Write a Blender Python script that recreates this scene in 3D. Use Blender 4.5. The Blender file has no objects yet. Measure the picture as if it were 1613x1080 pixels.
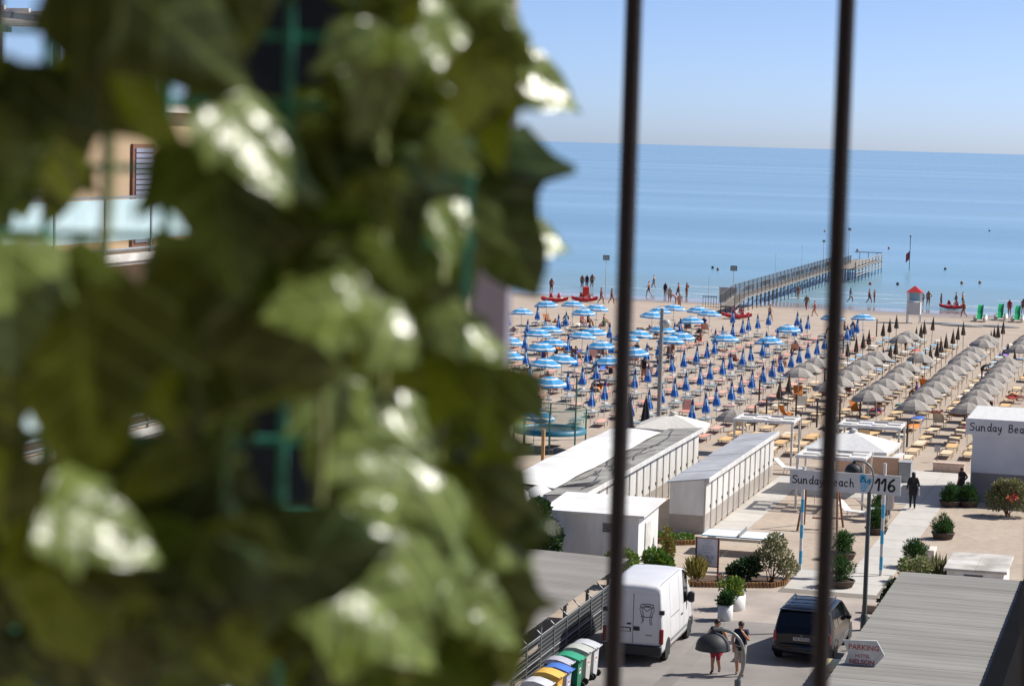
import bpy, math, random
from mathutils import Vector, Matrix
R = math.radians
sc = bpy.context.scene
col = sc.collection
random.seed(7)

# ---------------------------------------------------------------- camera
# world: +Y runs down the street to the sea, +X along the shore, z = 0 is the street
CAM_Z = 16.5
yaw, pitch, roll = R(15.8), R(4.93), R(1.57)
fwd0 = Vector((0, math.cos(pitch), -math.sin(pitch)))
rt0 = Vector((1, 0, 0))
up0 = rt0.cross(fwd0)
rt = rt0 * math.cos(roll) + up0 * math.sin(roll)
up = -rt0 * math.sin(roll) + up0 * math.cos(roll)
turn = Matrix.Rotation(yaw, 3, 'Z')
rt, up, fwd = turn @ rt, turn @ up, turn @ fwd0
cam_data = bpy.data.cameras.new('camera')
cam_data.sensor_width = 36
cam_data.lens = 3700 / 1613 * 36
cam_data.clip_start = 0.05
cam_data.clip_end = 120000
cam_data.dof.use_dof = True
cam_data.dof.focus_distance = 125
cam_data.dof.aperture_fstop = 15.0
cam_data.dof.aperture_blades = 0
cam = bpy.data.objects.new('camera', cam_data)
col.objects.link(cam)
m = Matrix((rt, up, -fwd)).transposed().to_4x4()
m.translation = Vector((0, 0, CAM_Z))
cam.matrix_world = m
sc.camera = cam

# ---------------------------------------------------------------- sky, sun, exposure
SUN_AZ, SUN_EL = R(57), R(45)
w = bpy.data.worlds.new('World')
sc.world = w
w.use_nodes = True
nt = w.node_tree
bg = nt.nodes['Background']
sky = nt.nodes.new('ShaderNodeTexSky')
sky.sky_type = 'NISHITA'
sky.sun_disc = False
sky.sun_elevation = SUN_EL
sky.sun_rotation = SUN_AZ
sky.altitude = 0
sky.air_density = 0.33
sky.dust_density = 0.72
sky.ozone_density = 3.8
nt.links.new(sky.outputs[0], bg.inputs[0])
bg.inputs[1].default_value = 0.112
sun_data = bpy.data.lights.new('sun', 'SUN')
sun_data.energy = 3.9
sun_data.angle = R(0.5)
sun_data.color = (1, 0.95, 0.88)
sun = bpy.data.objects.new('sun', sun_data)
col.objects.link(sun)
sv = Vector((math.sin(SUN_AZ) * math.cos(SUN_EL), math.cos(SUN_AZ) * math.cos(SUN_EL), math.sin(SUN_EL)))
sun.rotation_euler = sv.to_track_quat('Z', 'Y').to_euler()
sc.view_settings.view_transform = 'Standard'
sc.view_settings.look = 'None'
sc.view_settings.exposure = 0.68
sc.view_settings.gamma = 1
sc.view_settings.use_curve_mapping = False

# ---------------------------------------------------------------- helpers
def lin(h):
    if not isinstance(h, str):
        return tuple(h)
    v = [int(h[i:i + 2], 16) / 255 for i in (0, 2, 4)]
    return tuple(c / 12.92 if c <= .04045 else ((c + .055) / 1.055) ** 2.4 for c in v)

MATS = {}
def mat(name, c, rough=.6, var=.12, scale=6., bump=0., bscale=30., metal=0., spec=.5, c2=None, stretch=None, detail=4):
    """procedural material: base colour broken up by noise between c and c2 (or a darker c)"""
    if name in MATS:
        return MATS[name]
    mt = bpy.data.materials.new(name)
    mt.use_nodes = True
    n = mt.node_tree.nodes
    l = mt.node_tree.links
    b = n['Principled BSDF']
    b.inputs['Roughness'].default_value = rough
    b.inputs['Metallic'].default_value = metal
    b.inputs['Specular IOR Level'].default_value = spec
    a = lin(c)
    e = lin(c2) if c2 else tuple(x * (1 - var) for x in a)
    tc = n.new('ShaderNodeTexCoord')
    vec = tc.outputs['Object']
    if stretch:
        mp = n.new('ShaderNodeMapping')
        mp.inputs['Scale'].default_value = stretch
        l.new(vec, mp.inputs[0])
        vec = mp.outputs[0]
    nz = n.new('ShaderNodeTexNoise')
    nz.inputs['Scale'].default_value = scale
    nz.inputs['Detail'].default_value = detail
    l.new(vec, nz.inputs['Vector'])
    rp = n.new('ShaderNodeValToRGB')
    rp.color_ramp.elements[0].position = .35
    rp.color_ramp.elements[1].position = .65
    rp.color_ramp.elements[0].color = e + (1,)
    rp.color_ramp.elements[1].color = a + (1,)
    l.new(nz.outputs['Fac'], rp.inputs[0])
    l.new(rp.outputs[0], b.inputs['Base Color'])
    if bump:
        nb = n.new('ShaderNodeTexNoise')
        nb.inputs['Scale'].default_value = bscale
        nb.inputs['Detail'].default_value = 4
        l.new(vec, nb.inputs['Vector'])
        bp = n.new('ShaderNodeBump')
        bp.inputs['Strength'].default_value = bump
        bp.inputs['Distance'].default_value = .02
        l.new(nb.outputs['Fac'], bp.inputs['Height'])
        l.new(bp.outputs[0], b.inputs['Normal'])
    MATS[name] = mt
    return mt

def translucent(mt, colour, amount):
    """let light through a thin sheet (leaf, parasol cloth)"""
    n, l = mt.node_tree.nodes, mt.node_tree.links
    out = [x for x in n if x.type == 'OUTPUT_MATERIAL'][0]
    b = n['Principled BSDF']
    t = n.new('ShaderNodeBsdfTranslucent')
    t.inputs[0].default_value = lin(colour) + (1,)
    mx = n.new('ShaderNodeMixShader')
    mx.inputs[0].default_value = amount
    l.new(b.outputs[0], mx.inputs[1])
    l.new(t.outputs[0], mx.inputs[2])
    l.new(mx.outputs[0], out.inputs[0])
    return mt

class MB:
    """collects faces and builds ONE mesh object"""
    def __init__(s):
        s.v, s.f, s.mi, s.sm = [], [], [], []
    def face(s, pts, mi=0, smooth=False):
        k = len(s.v)
        s.v += [tuple(p) for p in pts]
        s.f.append(tuple(range(k, k + len(pts))))
        s.mi.append(mi); s.sm.append(smooth)
    def grid(s, rows, mi=0, smooth=True, close=False, mifun=None):
        k = len(s.v)
        nr, nc = len(rows), len(rows[0])
        for r_ in rows:
            s.v += [tuple(p) for p in r_]
        for i in range(nr - 1):
            for j in range(nc if close else nc - 1):
                j2 = (j + 1) % nc
                s.f.append((k + i * nc + j, k + i * nc + j2, k + (i + 1) * nc + j2, k + (i + 1) * nc + j))
                s.mi.append(mifun(i, j) if mifun else mi); s.sm.append(smooth)
        return s
    def box(s, x0, x1, y0, y1, z0, z1, mi=0, bev=0.):
        if bev:
            b = bev
            ring = lambda x0, x1, y0, y1, z: [(x0, y0, z), (x1, y0, z), (x1, y1, z), (x0, y1, z)]
            oc = lambda q, z: [(x0 + q + b, y0 + q, z), (x1 - q - b, y0 + q, z), (x1 - q, y0 + q + b, z), (x1 - q, y1 - q - b, z),
                               (x1 - q - b, y1 - q, z), (x0 + q + b, y1 - q, z), (x0 + q, y1 - q - b, z), (x0 + q, y0 + q + b, z)]
            s.grid([oc(b, z0), oc(0, z0 + b), oc(0, z1 - b), oc(b, z1)], mi, False, True)
            s.face(oc(b, z1), mi); s.face(oc(b, z0)[::-1], mi)
            return s
        P = [(x0, y0, z0), (x1, y0, z0), (x1, y1, z0), (x0, y1, z0), (x0, y0, z1), (x1, y0, z1), (x1, y1, z1), (x0, y1, z1)]
        for q in ((3, 2, 1, 0), (4, 5, 6, 7), (0, 1, 5, 4), (1, 2, 6, 5), (2, 3, 7, 6), (3, 0, 4, 7)):
            s.face([P[i] for i in q], mi)
        return s
    def hexa(s, P, mi=0):
        for q in ((3, 2, 1, 0), (4, 5, 6, 7), (0, 1, 5, 4), (1, 2, 6, 5), (2, 3, 7, 6), (3, 0, 4, 7)):
            s.face([P[i] for i in q], mi)
        return s
    def tube(s, pts, r, n=6, mi=0, caps=True, smooth=True):
        pts = [Vector(p) for p in pts]
        rad = r if isinstance(r, (list, tuple)) else [r] * len(pts)
        rows = []
        prev = None
        for i, p in enumerate(pts):
            d = (pts[min(i + 1, len(pts) - 1)] - pts[max(i - 1, 0)])
            d = d.normalized() if d.length > 1e-9 else Vector((0, 0, 1))
            if prev is None:
                a = Vector((1, 0, 0)) if abs(d.x) < .9 else Vector((0, 1, 0))
            else:
                a = prev
            a = (a - d * a.dot(d)).normalized()
            b = d.cross(a)
            prev = a
            rows.append([p + (a * math.cos(t) + b * math.sin(t)) * rad[i] for t in [2 * math.pi * j / n for j in range(n)]])
        s.grid(rows, mi, smooth, True)
        if caps:
            s.face(rows[0][::-1], mi); s.face(rows[-1], mi)
        return s
    def lathe(s, prof, n=12, c=(0, 0, 0), mi=0, smooth=True, axis='Z', mifun=None, cap=True):
        rows = []
        for (r_, z) in prof:
            row = []
            for j in range(n):
                t = 2 * math.pi * j / n
                if axis == 'Z':
                    row.append((c[0] + r_ * math.cos(t), c[1] + r_ * math.sin(t), c[2] + z))
                elif axis == 'X':
                    row.append((c[0] + z, c[1] + r_ * math.cos(t), c[2] + r_ * math.sin(t)))
                else:
                    row.append((c[0] + r_ * math.sin(t), c[1] + z, c[2] + r_ * math.cos(t)))
            rows.append(row)
        s.grid(rows, mi, smooth, True, mifun)
        if cap:
            if prof[0][0] > 1e-6: s.face(rows[0][::-1], mi)
            if prof[-1][0] > 1e-6: s.face(rows[-1], mi)
        return s
    def build(s, name, mats, parent=None, loc=None):
        me = bpy.data.meshes.new(name)
        me.from_pydata(s.v, [], s.f)
        for m_ in (mats if isinstance(mats, (list, tuple)) else [mats]):
            me.materials.append(m_)
        me.polygons.foreach_set('material_index', s.mi)
        me.polygons.foreach_set('use_smooth', s.sm)
        me.update()
        o = bpy.data.objects.new(name, me)
        col.objects.link(o)
        if parent: o.parent = parent
        if loc: o.location = loc
        return o

def tag(o, label=None, cat=None, group=None, kind=None):
    if label: o['label'] = label
    if cat: o['category'] = cat
    if group: o['group'] = group
    if kind: o['kind'] = kind
    return o
def empty(name, loc=(0, 0, 0), rz=0., label=None, cat=None, group=None):
    o = bpy.data.objects.new(name, None)
    o.empty_display_size = .2
    col.objects.link(o)
    o.location = loc
    o.rotation_euler = (0, 0, rz)
    return tag(o, label, cat, group)
def copy_tree(o, kids, parent=None):
    c = o.copy()
    col.objects.link(c)
    c.parent = parent
    for ch in kids.get(o.name, []):
        copy_tree(ch, kids, c)
    return c
def kids_of(o):
    d = {}
    for x in bpy.data.objects:
        if x.parent: d.setdefault(x.parent.name, []).append(x)
    return d
def ordinal(n):
    return ['first', 'second', 'third', 'fourth', 'fifth', 'sixth', 'seventh', 'eighth', 'ninth', 'tenth', 'eleventh', 'twelfth',
            'thirteenth', 'fourteenth', 'fifteenth', 'sixteenth', 'seventeenth', 'eighteenth', 'nineteenth', 'twentieth', 'twenty-first'][n]
# ---------------------------------------------------------------- ground, sea, roads
def gz(y):
    """beach profile: flat, then a gentle fall to the water"""
    if y < 222: return 0.
    if y < 262: return -.5 * ((y - 222) / 40) ** 1.3
    return -.5 - (y - 262) * .016
SEA = -.42
sand = mat('sand', '000000')
def sand_nodes(mt):
    n, l = mt.node_tree.nodes, mt.node_tree.links
    for x in list(n):
        if x.type not in ('OUTPUT_MATERIAL', 'BSDF_PRINCIPLED'): n.remove(x)
    b = n['Principled BSDF']
    tc = n.new('ShaderNodeTexCoord')
    def noise(s, d=5, st=None):
        x = n.new('ShaderNodeTexNoise'); x.inputs['Scale'].default_value = s; x.inputs['Detail'].default_value = d
        if st:
            mp = n.new('ShaderNodeMapping'); mp.inputs['Scale'].default_value = st
            l.new(tc.outputs['Object'], mp.inputs[0]); l.new(mp.outputs[0], x.inputs['Vector'])
        else:
            l.new(tc.outputs['Object'], x.inputs['Vector'])
        return x.outputs['Fac']
    def ramp(f, p0, c0, p1, c1):
        x = n.new('ShaderNodeValToRGB'); e = x.color_ramp.elements
        e[0].position, e[1].position = p0, p1
        e[0].color, e[1].color = c0 + (1,), c1 + (1,)
        l.new(f, x.inputs[0]); return x.outputs[0]
    def mix(f, a, c, mode='MIX'):
        x = n.new('ShaderNodeMix'); x.data_type = 'RGBA'; x.blend_type = mode
        if isinstance(f, float): x.inputs[0].default_value = f
        else: l.new(f, x.inputs[0])
        l.new(a, x.inputs[6]); l.new(c, x.inputs[7]); return x.outputs[2]
    base = ramp(noise(.35), .35, (.375, .305, .24), .65, (.43, .355, .28))
    fine = ramp(noise(2.6, 6), .3, (.86, .855, .85), .66, (1.03, 1.02, 1.01))
    c = mix(1., base, fine, 'MULTIPLY')
    sep = n.new('ShaderNodeSeparateXYZ'); l.new(tc.outputs['Object'], sep.inputs[0])
    mr = n.new('ShaderNodeMapRange'); l.new(sep.outputs['Y'], mr.inputs[0])
    mr.inputs[1].default_value, mr.inputs[2].default_value = 232, 256
    wob = n.new('ShaderNodeMath'); wob.operation = 'MULTIPLY_ADD'
    l.new(noise(.09, 4, (.25, 1, 1)), wob.inputs[0]); wob.inputs[1].default_value = 1.1; wob.inputs[2].default_value = -.55
    add = n.new('ShaderNodeMath'); add.operation = 'ADD'; add.use_clamp = True
    l.new(mr.outputs[0], add.inputs[0]); l.new(wob.outputs[0], add.inputs[1])
    wet = ramp(add.outputs[0], .25, (0., 0., 0.), .8, (1., 1., 1.))
    wetc = n.new('ShaderNodeRGB'); wetc.outputs[0].default_value = (.26, .205, .155, 1)
    l.new(mix(wet, c, wetc.outputs[0]), b.inputs['Base Color'])
    rr = n.new('ShaderNodeMapRange'); l.new(wet, rr.inputs[0]); rr.inputs[3].default_value = .95; rr.inputs[4].default_value = .14
    l.new(rr.outputs[0], b.inputs['Roughness'])
    bp = n.new('ShaderNodeBump'); bp.inputs['Distance'].default_value = .06
    inv = n.new('ShaderNodeMath'); inv.operation = 'SUBTRACT'; inv.inputs[0].default_value = .4; l.new(wet, inv.inputs[1]); inv.use_clamp = True
    l.new(inv.outputs[0], bp.inputs['Strength'])
    l.new(noise(2.2, 6), bp.inputs['Height']); l.new(bp.outputs[0], b.inputs['Normal'])
sand_nodes(sand)
rg = random.Random(3)
ys = [-60, 0, 50, 80, 120, 160, 200, 215] + [222 + 2.5 * i for i in range(24)] + [300, 420]
xs = [-2500, -600, -250] + [-150 + 4 * i for i in range(50)] + [120, 400, 2500]
b = MB()
ph = [(rg.uniform(.02, .16), rg.uniform(0, 6), rg.uniform(.4, 1)) for _ in range(6)]
def gwave(x, y):
    if y < 225: return 0
    k = min(1, (y - 225) / 20)
    return k * .035 * sum(a * math.sin(x * f + p + y * .11 * (1 - f)) for f, p, a in ph)
b.grid([[(x, y, gz(y) + gwave(x, y)) for x in xs] for y in ys])
tag(b.build('ground', sand), kind='structure')

sea_m = mat('sea_water', '000000')
def sea_nodes(mt):
    n, l = mt.node_tree.nodes, mt.node_tree.links
    for x in list(n):
        if x.type not in ('OUTPUT_MATERIAL', 'BSDF_PRINCIPLED'): n.remove(x)
    b = n['Principled BSDF']
    b.inputs['IOR'].default_value = 1.33
    tc = n.new('ShaderNodeTexCoord')
    def noise(s, st, d=4):
        x = n.new('ShaderNodeTexNoise'); x.inputs['Scale'].default_value = s; x.inputs['Detail'].default_value = d
        mp = n.new('ShaderNodeMapping'); mp.inputs['Scale'].default_value = st
        l.new(tc.outputs['Object'], mp.inputs[0]); l.new(mp.outputs[0], x.inputs['Vector'])
        return x.outputs['Fac']
    sep = n.new('ShaderNodeSeparateXYZ'); l.new(tc.outputs['Object'], sep.inputs[0])
    # water is greener and paler over the shallow sand, deeper blue far out
    mr = n.new('ShaderNodeMapRange'); mr.interpolation_type = 'SMOOTHSTEP'; l.new(sep.outputs['Y'], mr.inputs[0])
    mr.inputs[1].default_value, mr.inputs[2].default_value = 256, 700
    rp = n.new('ShaderNodeValToRGB'); e = rp.color_ramp.elements
    e[0].color, e[1].color = (.21, .32, .36, 1), (.20, .34, .47, 1)
    e[0].position = .0; e[1].position = 1.
    q = e.new(.04); q.color = (.165, .31, .39, 1)
    q = e.new(.3); q.color = (.19, .34, .455, 1)
    l.new(mr.outputs[0], rp.inputs[0])
    # long bands of ruffled and slick water lying along the shore
    bands = n.new('ShaderNodeValToRGB'); e = bands.color_ramp.elements
    e[0].position, e[1].position = .36, .64
    e[0].color, e[1].color = (.86, .89, .93, 1), (1.08, 1.06, 1.03, 1)
    l.new(noise(1., (.0009, .011, 1), 5), bands.inputs[0])
    mx = n.new('ShaderNodeMix'); mx.data_type = 'RGBA'; mx.blend_type = 'MULTIPLY'; mx.inputs[0].default_value = 1
    l.new(rp.outputs[0], mx.inputs[6]); l.new(bands.outputs[0], mx.inputs[7])
    l.new(mx.outputs[2], b.inputs['Base Color'])
    r2 = n.new('ShaderNodeMapRange'); l.new(noise(1., (.0012, .014, 1), 4), r2.inputs[0])
    r2.inputs[1].default_value, r2.inputs[2].default_value, r2.inputs[3].default_value, r2.inputs[4].default_value = .35, .65, .2, .32
    l.new(r2.outputs[0], b.inputs['Roughness'])
    h1 = noise(1., (.10, .55, 1), 5)
    bp = n.new('ShaderNodeBump'); bp.inputs['Strength'].default_value = .35; bp.inputs['Distance'].default_value = .25
    l.new(h1, bp.inputs['Height']); l.new(bp.outputs[0], b.inputs['Normal'])
sea_nodes(sea_m)
b = MB()
sy = [246, 262, 300, 400, 700, 1500, 4000, 12000, 30000, 80000]
sx = [-80000, -20000, -4000, -900, -200, 100, 900, 4000, 20000, 80000]
b.grid([[(x, y, SEA) for x in sx] for y in sy])
tag(b.build('sea', sea_m), kind='structure')
# low breaking wavelets along the edge of the water
foam = mat('foam', 'a9bcc6', .7, var=.25, scale=2)
b = MB()
for (yy, hh, ww, x0, x1, seed) in ((264.5, .06, .5, -140, 40, 1), (270, .05, .45, -110, -20, 2), (276.5, .05, .4, -60, 40, 5), (259.8, .03, .5, -120, 10, 4)):
    q = random.Random(seed)
    x = x0
    while x < x1:
        L = q.uniform(4, 14)
        yo = yy + math.sin(x * .07 + seed) * 1.2 + q.uniform(-.4, .4)
        b.grid([[(x + L * t, yo + d * (.3 + math.sin(t * 3.14)) * .6 + .5 * math.sin(t * 4 + x), SEA + .004 + (hh if d == 0 else 0) * math.sin(t * 3.14))
                 for t in [k / 6 for k in range(7)]] for d in (-ww, 0, ww)])
        x += L + q.uniform(1, 9)
tag(b.build('breaking_wavelets', foam), 'thin white wavelets breaking along the water edge', 'waves', kind='stuff')

asphalt = mat('asphalt', '8d8883', .9, c2='77726e', scale=.35, bump=.25, bscale=60, detail=10)
concrete = mat('concrete_paving', 'b3aea6', .85, c2='a39c93', scale=.8, bump=.1)
dusty = mat('sandy_asphalt', 'ab9f94', .92, c2='938a82', scale=.5, detail=10, bump=.2, bscale=50)
def sheet(name, pts, z, m_, kind='structure'):
    b = MB(); b.face([(x, y, z) for x, y in pts]); return tag(b.build(name, m_), kind=kind)
sheet('road', [(-18.4, 40), (-8.2, 40), (-8.2, 79), (-9.6, 80.4), (-17.2, 80.2), (-18.4, 80)], .004, asphalt)
sheet('road_apron', [(-18.2, 80.004), (-9.9, 80.204), (-9.7, 84.4), (-10.2, 87.2), (-14.0, 86.2), (-17.8, 84.9)], .006, dusty)
# path of cast concrete slabs towards the beach, each slab its own piece with recessed joints
path = tag(MB().box(-13.8, -10.1, 86.0, 91.2, -.05, .0095).build('path', mat('path_joint', '7d766c', .95)), kind='structure')
slab_m = [mat('path_slab_%d' % i, c, .85, scale=1.3, var=.1, bump=.08) for i, c in enumerate(('b8b4ad', 'b1ada6', 'bdb9b1'))]
def slabs(x0, x1, y0, y1, nx, ny, z=.016):
    for i in range(nx):
        for j in range(ny):
            ax, bx_ = x0 + (x1 - x0) * i / nx + .012, x0 + (x1 - x0) * (i + 1) / nx - .012
            ay, by = y0 + (y1 - y0) * j / ny + .012, y0 + (y1 - y0) * (j + 1) / ny - .012
            MB().box(ax, bx_, ay, by, -.02, z + random.uniform(-.002, .003)).build('paving_slab', random.choice(slab_m), path)
slabs(-13.7, -10.2, 86.8, 91.1, 2, 2)
slabs(-11.75, -10.1, 91.2, 110, 1, 9)
slabs(-12.9, -9.4, 110.05, 122, 2, 4)
slabs(-18.85, -17.4, 96.5, 117, 1, 8)
slabs(-17.3, -13.0, 111, 114.5, 3, 1)
# kerb step beside the lamp post
tag(MB().box(-10.3, -9.3, 83.3, 83.55, 0, .3, bev=.02).build('low_wall', mat('pink_render', 'a08c7e', .9)), 'low brown kerb wall behind the dark minivan by the lamp post', 'wall')

# drain cover and patched trench in the asphalt
iron_c = mat('cast_iron', '4a4846', .6, metal=.5)
tag(MB().lathe([(0, .006), (.32, .006), (.34, .004)], 20, (-13.9, 76.4, 0), cap=False).build('manhole_cover', iron_c), 'round iron manhole cover in the road', 'manhole cover')
sheet('road_patch', [(-14.9, 66), (-14.3, 66), (-14.25, 74), (-14.5, 79.6), (-15.0, 79.5), (-14.8, 73)], .0075, mat('asphalt_patch', '807b77', .9, c2='746f6b', scale=1, detail=8))
# ---------------------------------------------------------------- buildings along the beach
white = mat('white_paint', 'd9d9d6', .55, c2='c6c4bf', scale=2.2, stretch=(1.6, 1.6, .35), detail=8)
white2 = mat('white_paint_worn', 'd4d2cc', .6, c2='bdb9b0', scale=2.5)
greybase = mat('grey_plinth', 'a89f96', .8, c2='978e85', scale=1.2)
felt = mat('grey_roofing_felt', '9c9a93', .9, c2='7b7973', scale=.9, bump=.1, detail=9)
membrane = mat('pale_roof_membrane', 'adafb4', .75, c2='96989c', scale=.7, detail=9)
seam = mat('dark_seam', '55565a', .8)
black = mat('black_rubber', '141414', .7)
wallgrey = mat('cabin_end_wall', 'e3e3e0', .75, c2='cfcdc8', scale=1.4, stretch=(1.4, 1.4, .3), detail=8)
steel = mat('galvanised_steel', '9ea2a4', .45, metal=.6, var=.2, scale=8)
darksteel = mat('dark_painted_steel', '33383a', .4, var=.2, spec=.5)
wood = mat('timber', '8a5a34', .7, c2='6e4527', scale=5, stretch=(1, 1, .2))
beige = mat('beige_render', 'c9a98c', .85, c2='bd9d80', scale=1.1)

postm = mat('cabin_post', 'b9b3aa', .7)
def cabin_row(name, label, x0, x1, y0, y1, zl, zr, n, roofm, panels, overhang=.12):
    e = empty(name, ((x0 + x1) / 2, y0, 0), 0, label, 'beach cabins')
    o = Vector(((x0 + x1) / 2, y0, 0))
    X0, X1, L = x0 - o.x, x1 - o.x, y1 - y0
    zw = lambda x: zl + (zr - zl) * (x - X0) / (X1 - X0)
    b = MB()
    b.hexa([(X0, 0, .0), (X1, 0, .0), (X1, L, .0), (X0, L, .0), (X0, 0, zl), (X1, 0, zr), (X1, L, zr), (X0, L, zl)])
    b.build('wall', wallgrey, e)
    MB().box(X0 - .012, X1 + .012, -.012, L + .012, .002, .78).build('plinth', greybase, e)
    # roof laid in overlapping sheets
    for k in range(panels):
        a, c = -.15 + (L + .3) * k / panels, -.15 + (L + .3) * (k + 1) / panels + .06
        lift = .004 + .012 * (k % 2)
        MB().hexa([(X0 - overhang, a, zl + lift), (X1 + .2, a, zr + .03 + lift), (X1 + .2, c, zr + .03 + lift), (X0 - overhang, c, zl + lift),
                   (X0 - overhang, a, zl + .05 + lift), (X1 + .2, a, zr + .08 + lift), (X1 + .2, c, zr + .08 + lift), (X0 - overhang, c, zl + .05 + lift)]).build('roof_sheet', roofm, e)
    MB().box(X1 + .202, X1 + .24, -.2, L + .2, zr - .1, zr + .105, bev=.006).build('eave_board', white, e)
    step = L / n
    for k in range(n):
        ya = step * k
        d = MB().box(X1 + .002, X1 + .05, ya + .16, ya + step - .16, .12, zr - .2, bev=.008).build('door', white, e)
        MB().box(X1 + .052, X1 + .058, ya + .2, ya + step - .2, .16, .82).build('kick_panel', greybase, d)
        MB().box(X1 + .052, X1 + .09, ya + step - .3, ya + step - .26, 1.0, 1.14).build('handle', darksteel, d)
        MB().box(X1 + .002, X1 + .075, ya - .05, ya + .05, .0, zr - .02).build('post', postm, e)
        if k % 3 == 1:
            MB().box(X1 + .002, X1 + .08, ya + .06, ya + .12, .0, zr - .02).build('downpipe', greybase, e)
    return e
cabB = cabin_row('beach_cabin_row', 'row of white beach cabins with pale grey roof, nearest the sign', -20.45, -18.95, 97.7, 115.2, 2.12, 2.34, 13, membrane, 6)
cabA = cabin_row('beach_cabin_row', 'row of white beach cabins with dark felt roof littered with cables', -24.0, -22.55, 90.6, 114.2, 2.3, 2.42, 17, felt, 8)
# cables and a bent wire frame left lying on the felt roof belong to nobody: one loose thing each
cab = mat('black_cable', '24242a', .6)
q = random.Random(11)
for k in range(7):
    y = 91.5 + k * 2.4
    x = q.uniform(-23.7, -22.7)
    L = q.uniform(3, 8)
    pts = []
    for t in range(16):
        u = t / 15
        pts.append((max(-24., min(-22.4, x + .35 * math.sin(u * q.uniform(2.5, 3.5) + k) + .9 * (u - .5) * (1 if k % 2 else -1) + q.uniform(-.03, .03))), min(114, y + L * u + q.uniform(-.05, .05))))
    pts = [(a, c, 2.425 + (a + 24.12) / 1.77 * .14) for a, c in pts]
    MB().tube(pts, .016, 5).build('roof_cable', cab)
    tag(col.objects[-1], 'loose black cable on the felt cabin roof, %s from the street end' % ordinal(k), 'cable', 'cables on the felt cabin roof')
b = MB()
for k in range(5):
    b.tube([(-23.9 + k * .1, 92.0 + .25 * k, 2.47), (-22.75, 92.25 + .25 * k, 2.56), (-22.6, 92.9 + .25 * k, 2.57)], .025, 5)
tag(b.build('bundled_hoses', cab), 'bundle of bent black hoses on street end of felt cabin roof', 'hoses')

# white awning roof beside the felt-roofed cabins
aw = empty('awning_hall', (-25.2, 92, 0), 0, 'long low hall with bright white canvas roof left of felt-roofed cabins', 'hall')
canvas = mat('white_canvas', 'e2e2e0', .7, c2='d0cec9', scale=.7, detail=9)
MB().box(-1.25, 1.12, .2, 20, 0, 2.35).build('wall', wallgrey, aw)
b = MB()
b.grid([[(-1.4 + 2.6 * i / 4, 20.4 * j / 12 - .2, 2.42 + .10 * math.sin(i / 4 * math.pi * .85 + .2) + .03 * math.sin(j * 1.6 + i)) for i in range(5)] for j in range(13)])
b.build('canvas_roof', canvas, aw)
MB().box(-1.42, 1.22, -.23, -.2, 2.2, 2.44).build('valance', canvas, aw)
# two barrel awnings over its entrance
for k, (xx, yy, zz) in enumerate(((-24.55, 91.0, 1.7), (-25.3, 90.5, 1.6))):
    e = empty('shell_awning', (xx, yy, 0), 0, ('right' if k == 0 else 'left') + ' white shell-shaped awning over the canvas hall entrance', 'awning', 'shell awnings')
    b = MB()
    b.grid([[(.75 * math.cos(math.pi * i / 10), -1.0 * math.sin(math.pi * .5 * j / 5) * (.5 + .5 * math.sin(math.pi * i / 10)) + .6, zz + .85 * math.sin(math.pi * i / 10) * math.cos(math.pi * .5 * j / 5 * .9) ) for i in range(11)] for j in range(6)])
    b.build('canvas', canvas, e)
    for x in (-.74, .74):
        MB().tube([(x, .6, 0), (x, .6, zz + .05)], .025, 6).build('post', steel, e)

# small white service cabin
e = empty('service_cabin', (-21, 86.3, 0), 0, 'small white cabin with white sloping roof and louvred vent behind the van', 'cabin')
MB().hexa([(-1.9, .1, 0), (1.75, .1, 0), (1.75, 3.6, 0), (-1.9, 3.6, 0), (-1.9, .1, 2.36), (1.75, .1, 2.36), (1.75, 3.6, 2.5), (-1.9, 3.6, 2.5)]).build('wall', wallgrey, e)
MB().hexa([(-2.05, -.1, 2.37), (2.0, -.1, 2.37), (2.0, 3.8, 2.52), (-2.05, 3.8, 2.52), (-2.05, -.1, 2.45), (2.0, -.1, 2.45), (2.0, 3.8, 2.6), (-2.05, 3.8, 2.6)]).build('roof', canvas, e)
for k in range(6):
    MB().hexa([(.35, .06, 1.72 + .06 * k), (.8, .06, 1.72 + .06 * k), (.8, .098, 1.74 + .06 * k), (.35, .098, 1.74 + .06 * k), (.35, .06, 1.735 + .06 * k), (.8, .06, 1.735 + .06 * k), (.8, .098, 1.755 + .06 * k), (.35, .098, 1.755 + .06 * k)]).build('louvre', seam, e)
MB().box(1.752, 1.80, 1.2, 2.1, .1, 2.0, bev=.01).build('door', white2, e)

# --- kiosk building with the beach name
e = empty('beach_kiosk_building', (-6.5, 112.5, 0), 0, 'white flat-roofed beach building with hand-lettered name and grey base', 'building')
MB().box(-2.5, 4.5, .0, 6.0, 1.40, 3.2).build('wall', mat('kiosk_wall', 'cfcfd0', .7, c2='c2c3c6', scale=.7), e)
MB().box(-2.47, 4.47, .03, 5.97, 0, 1.40).build('plinth', mat('kiosk_plinth', '8b8884', .8, c2='7c7975', scale=1), e)
MB().box(-2.85, 4.85, -.03, 6.03, 3.2, 3.92, bev=.01).build('fascia', mat('kiosk_fascia', 'd2d2d2', .6, c2='c6c6c8', scale=.7), e)
MB().box(-2.8, 4.8, .0, 6.0, 3.925, 3.96).build('roof', white, e)
kiosk = e
MB().box(-2.62, -2.5, 1.2, 2.3, .05, 2.1).build('side_door', white2, e)
MB().tube([(1.1, -.05, 1.2), (1.1, -.12, 1.75), (1.1, -.2, 1.78)], .02, 6).build('tap', steel, e)

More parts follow.
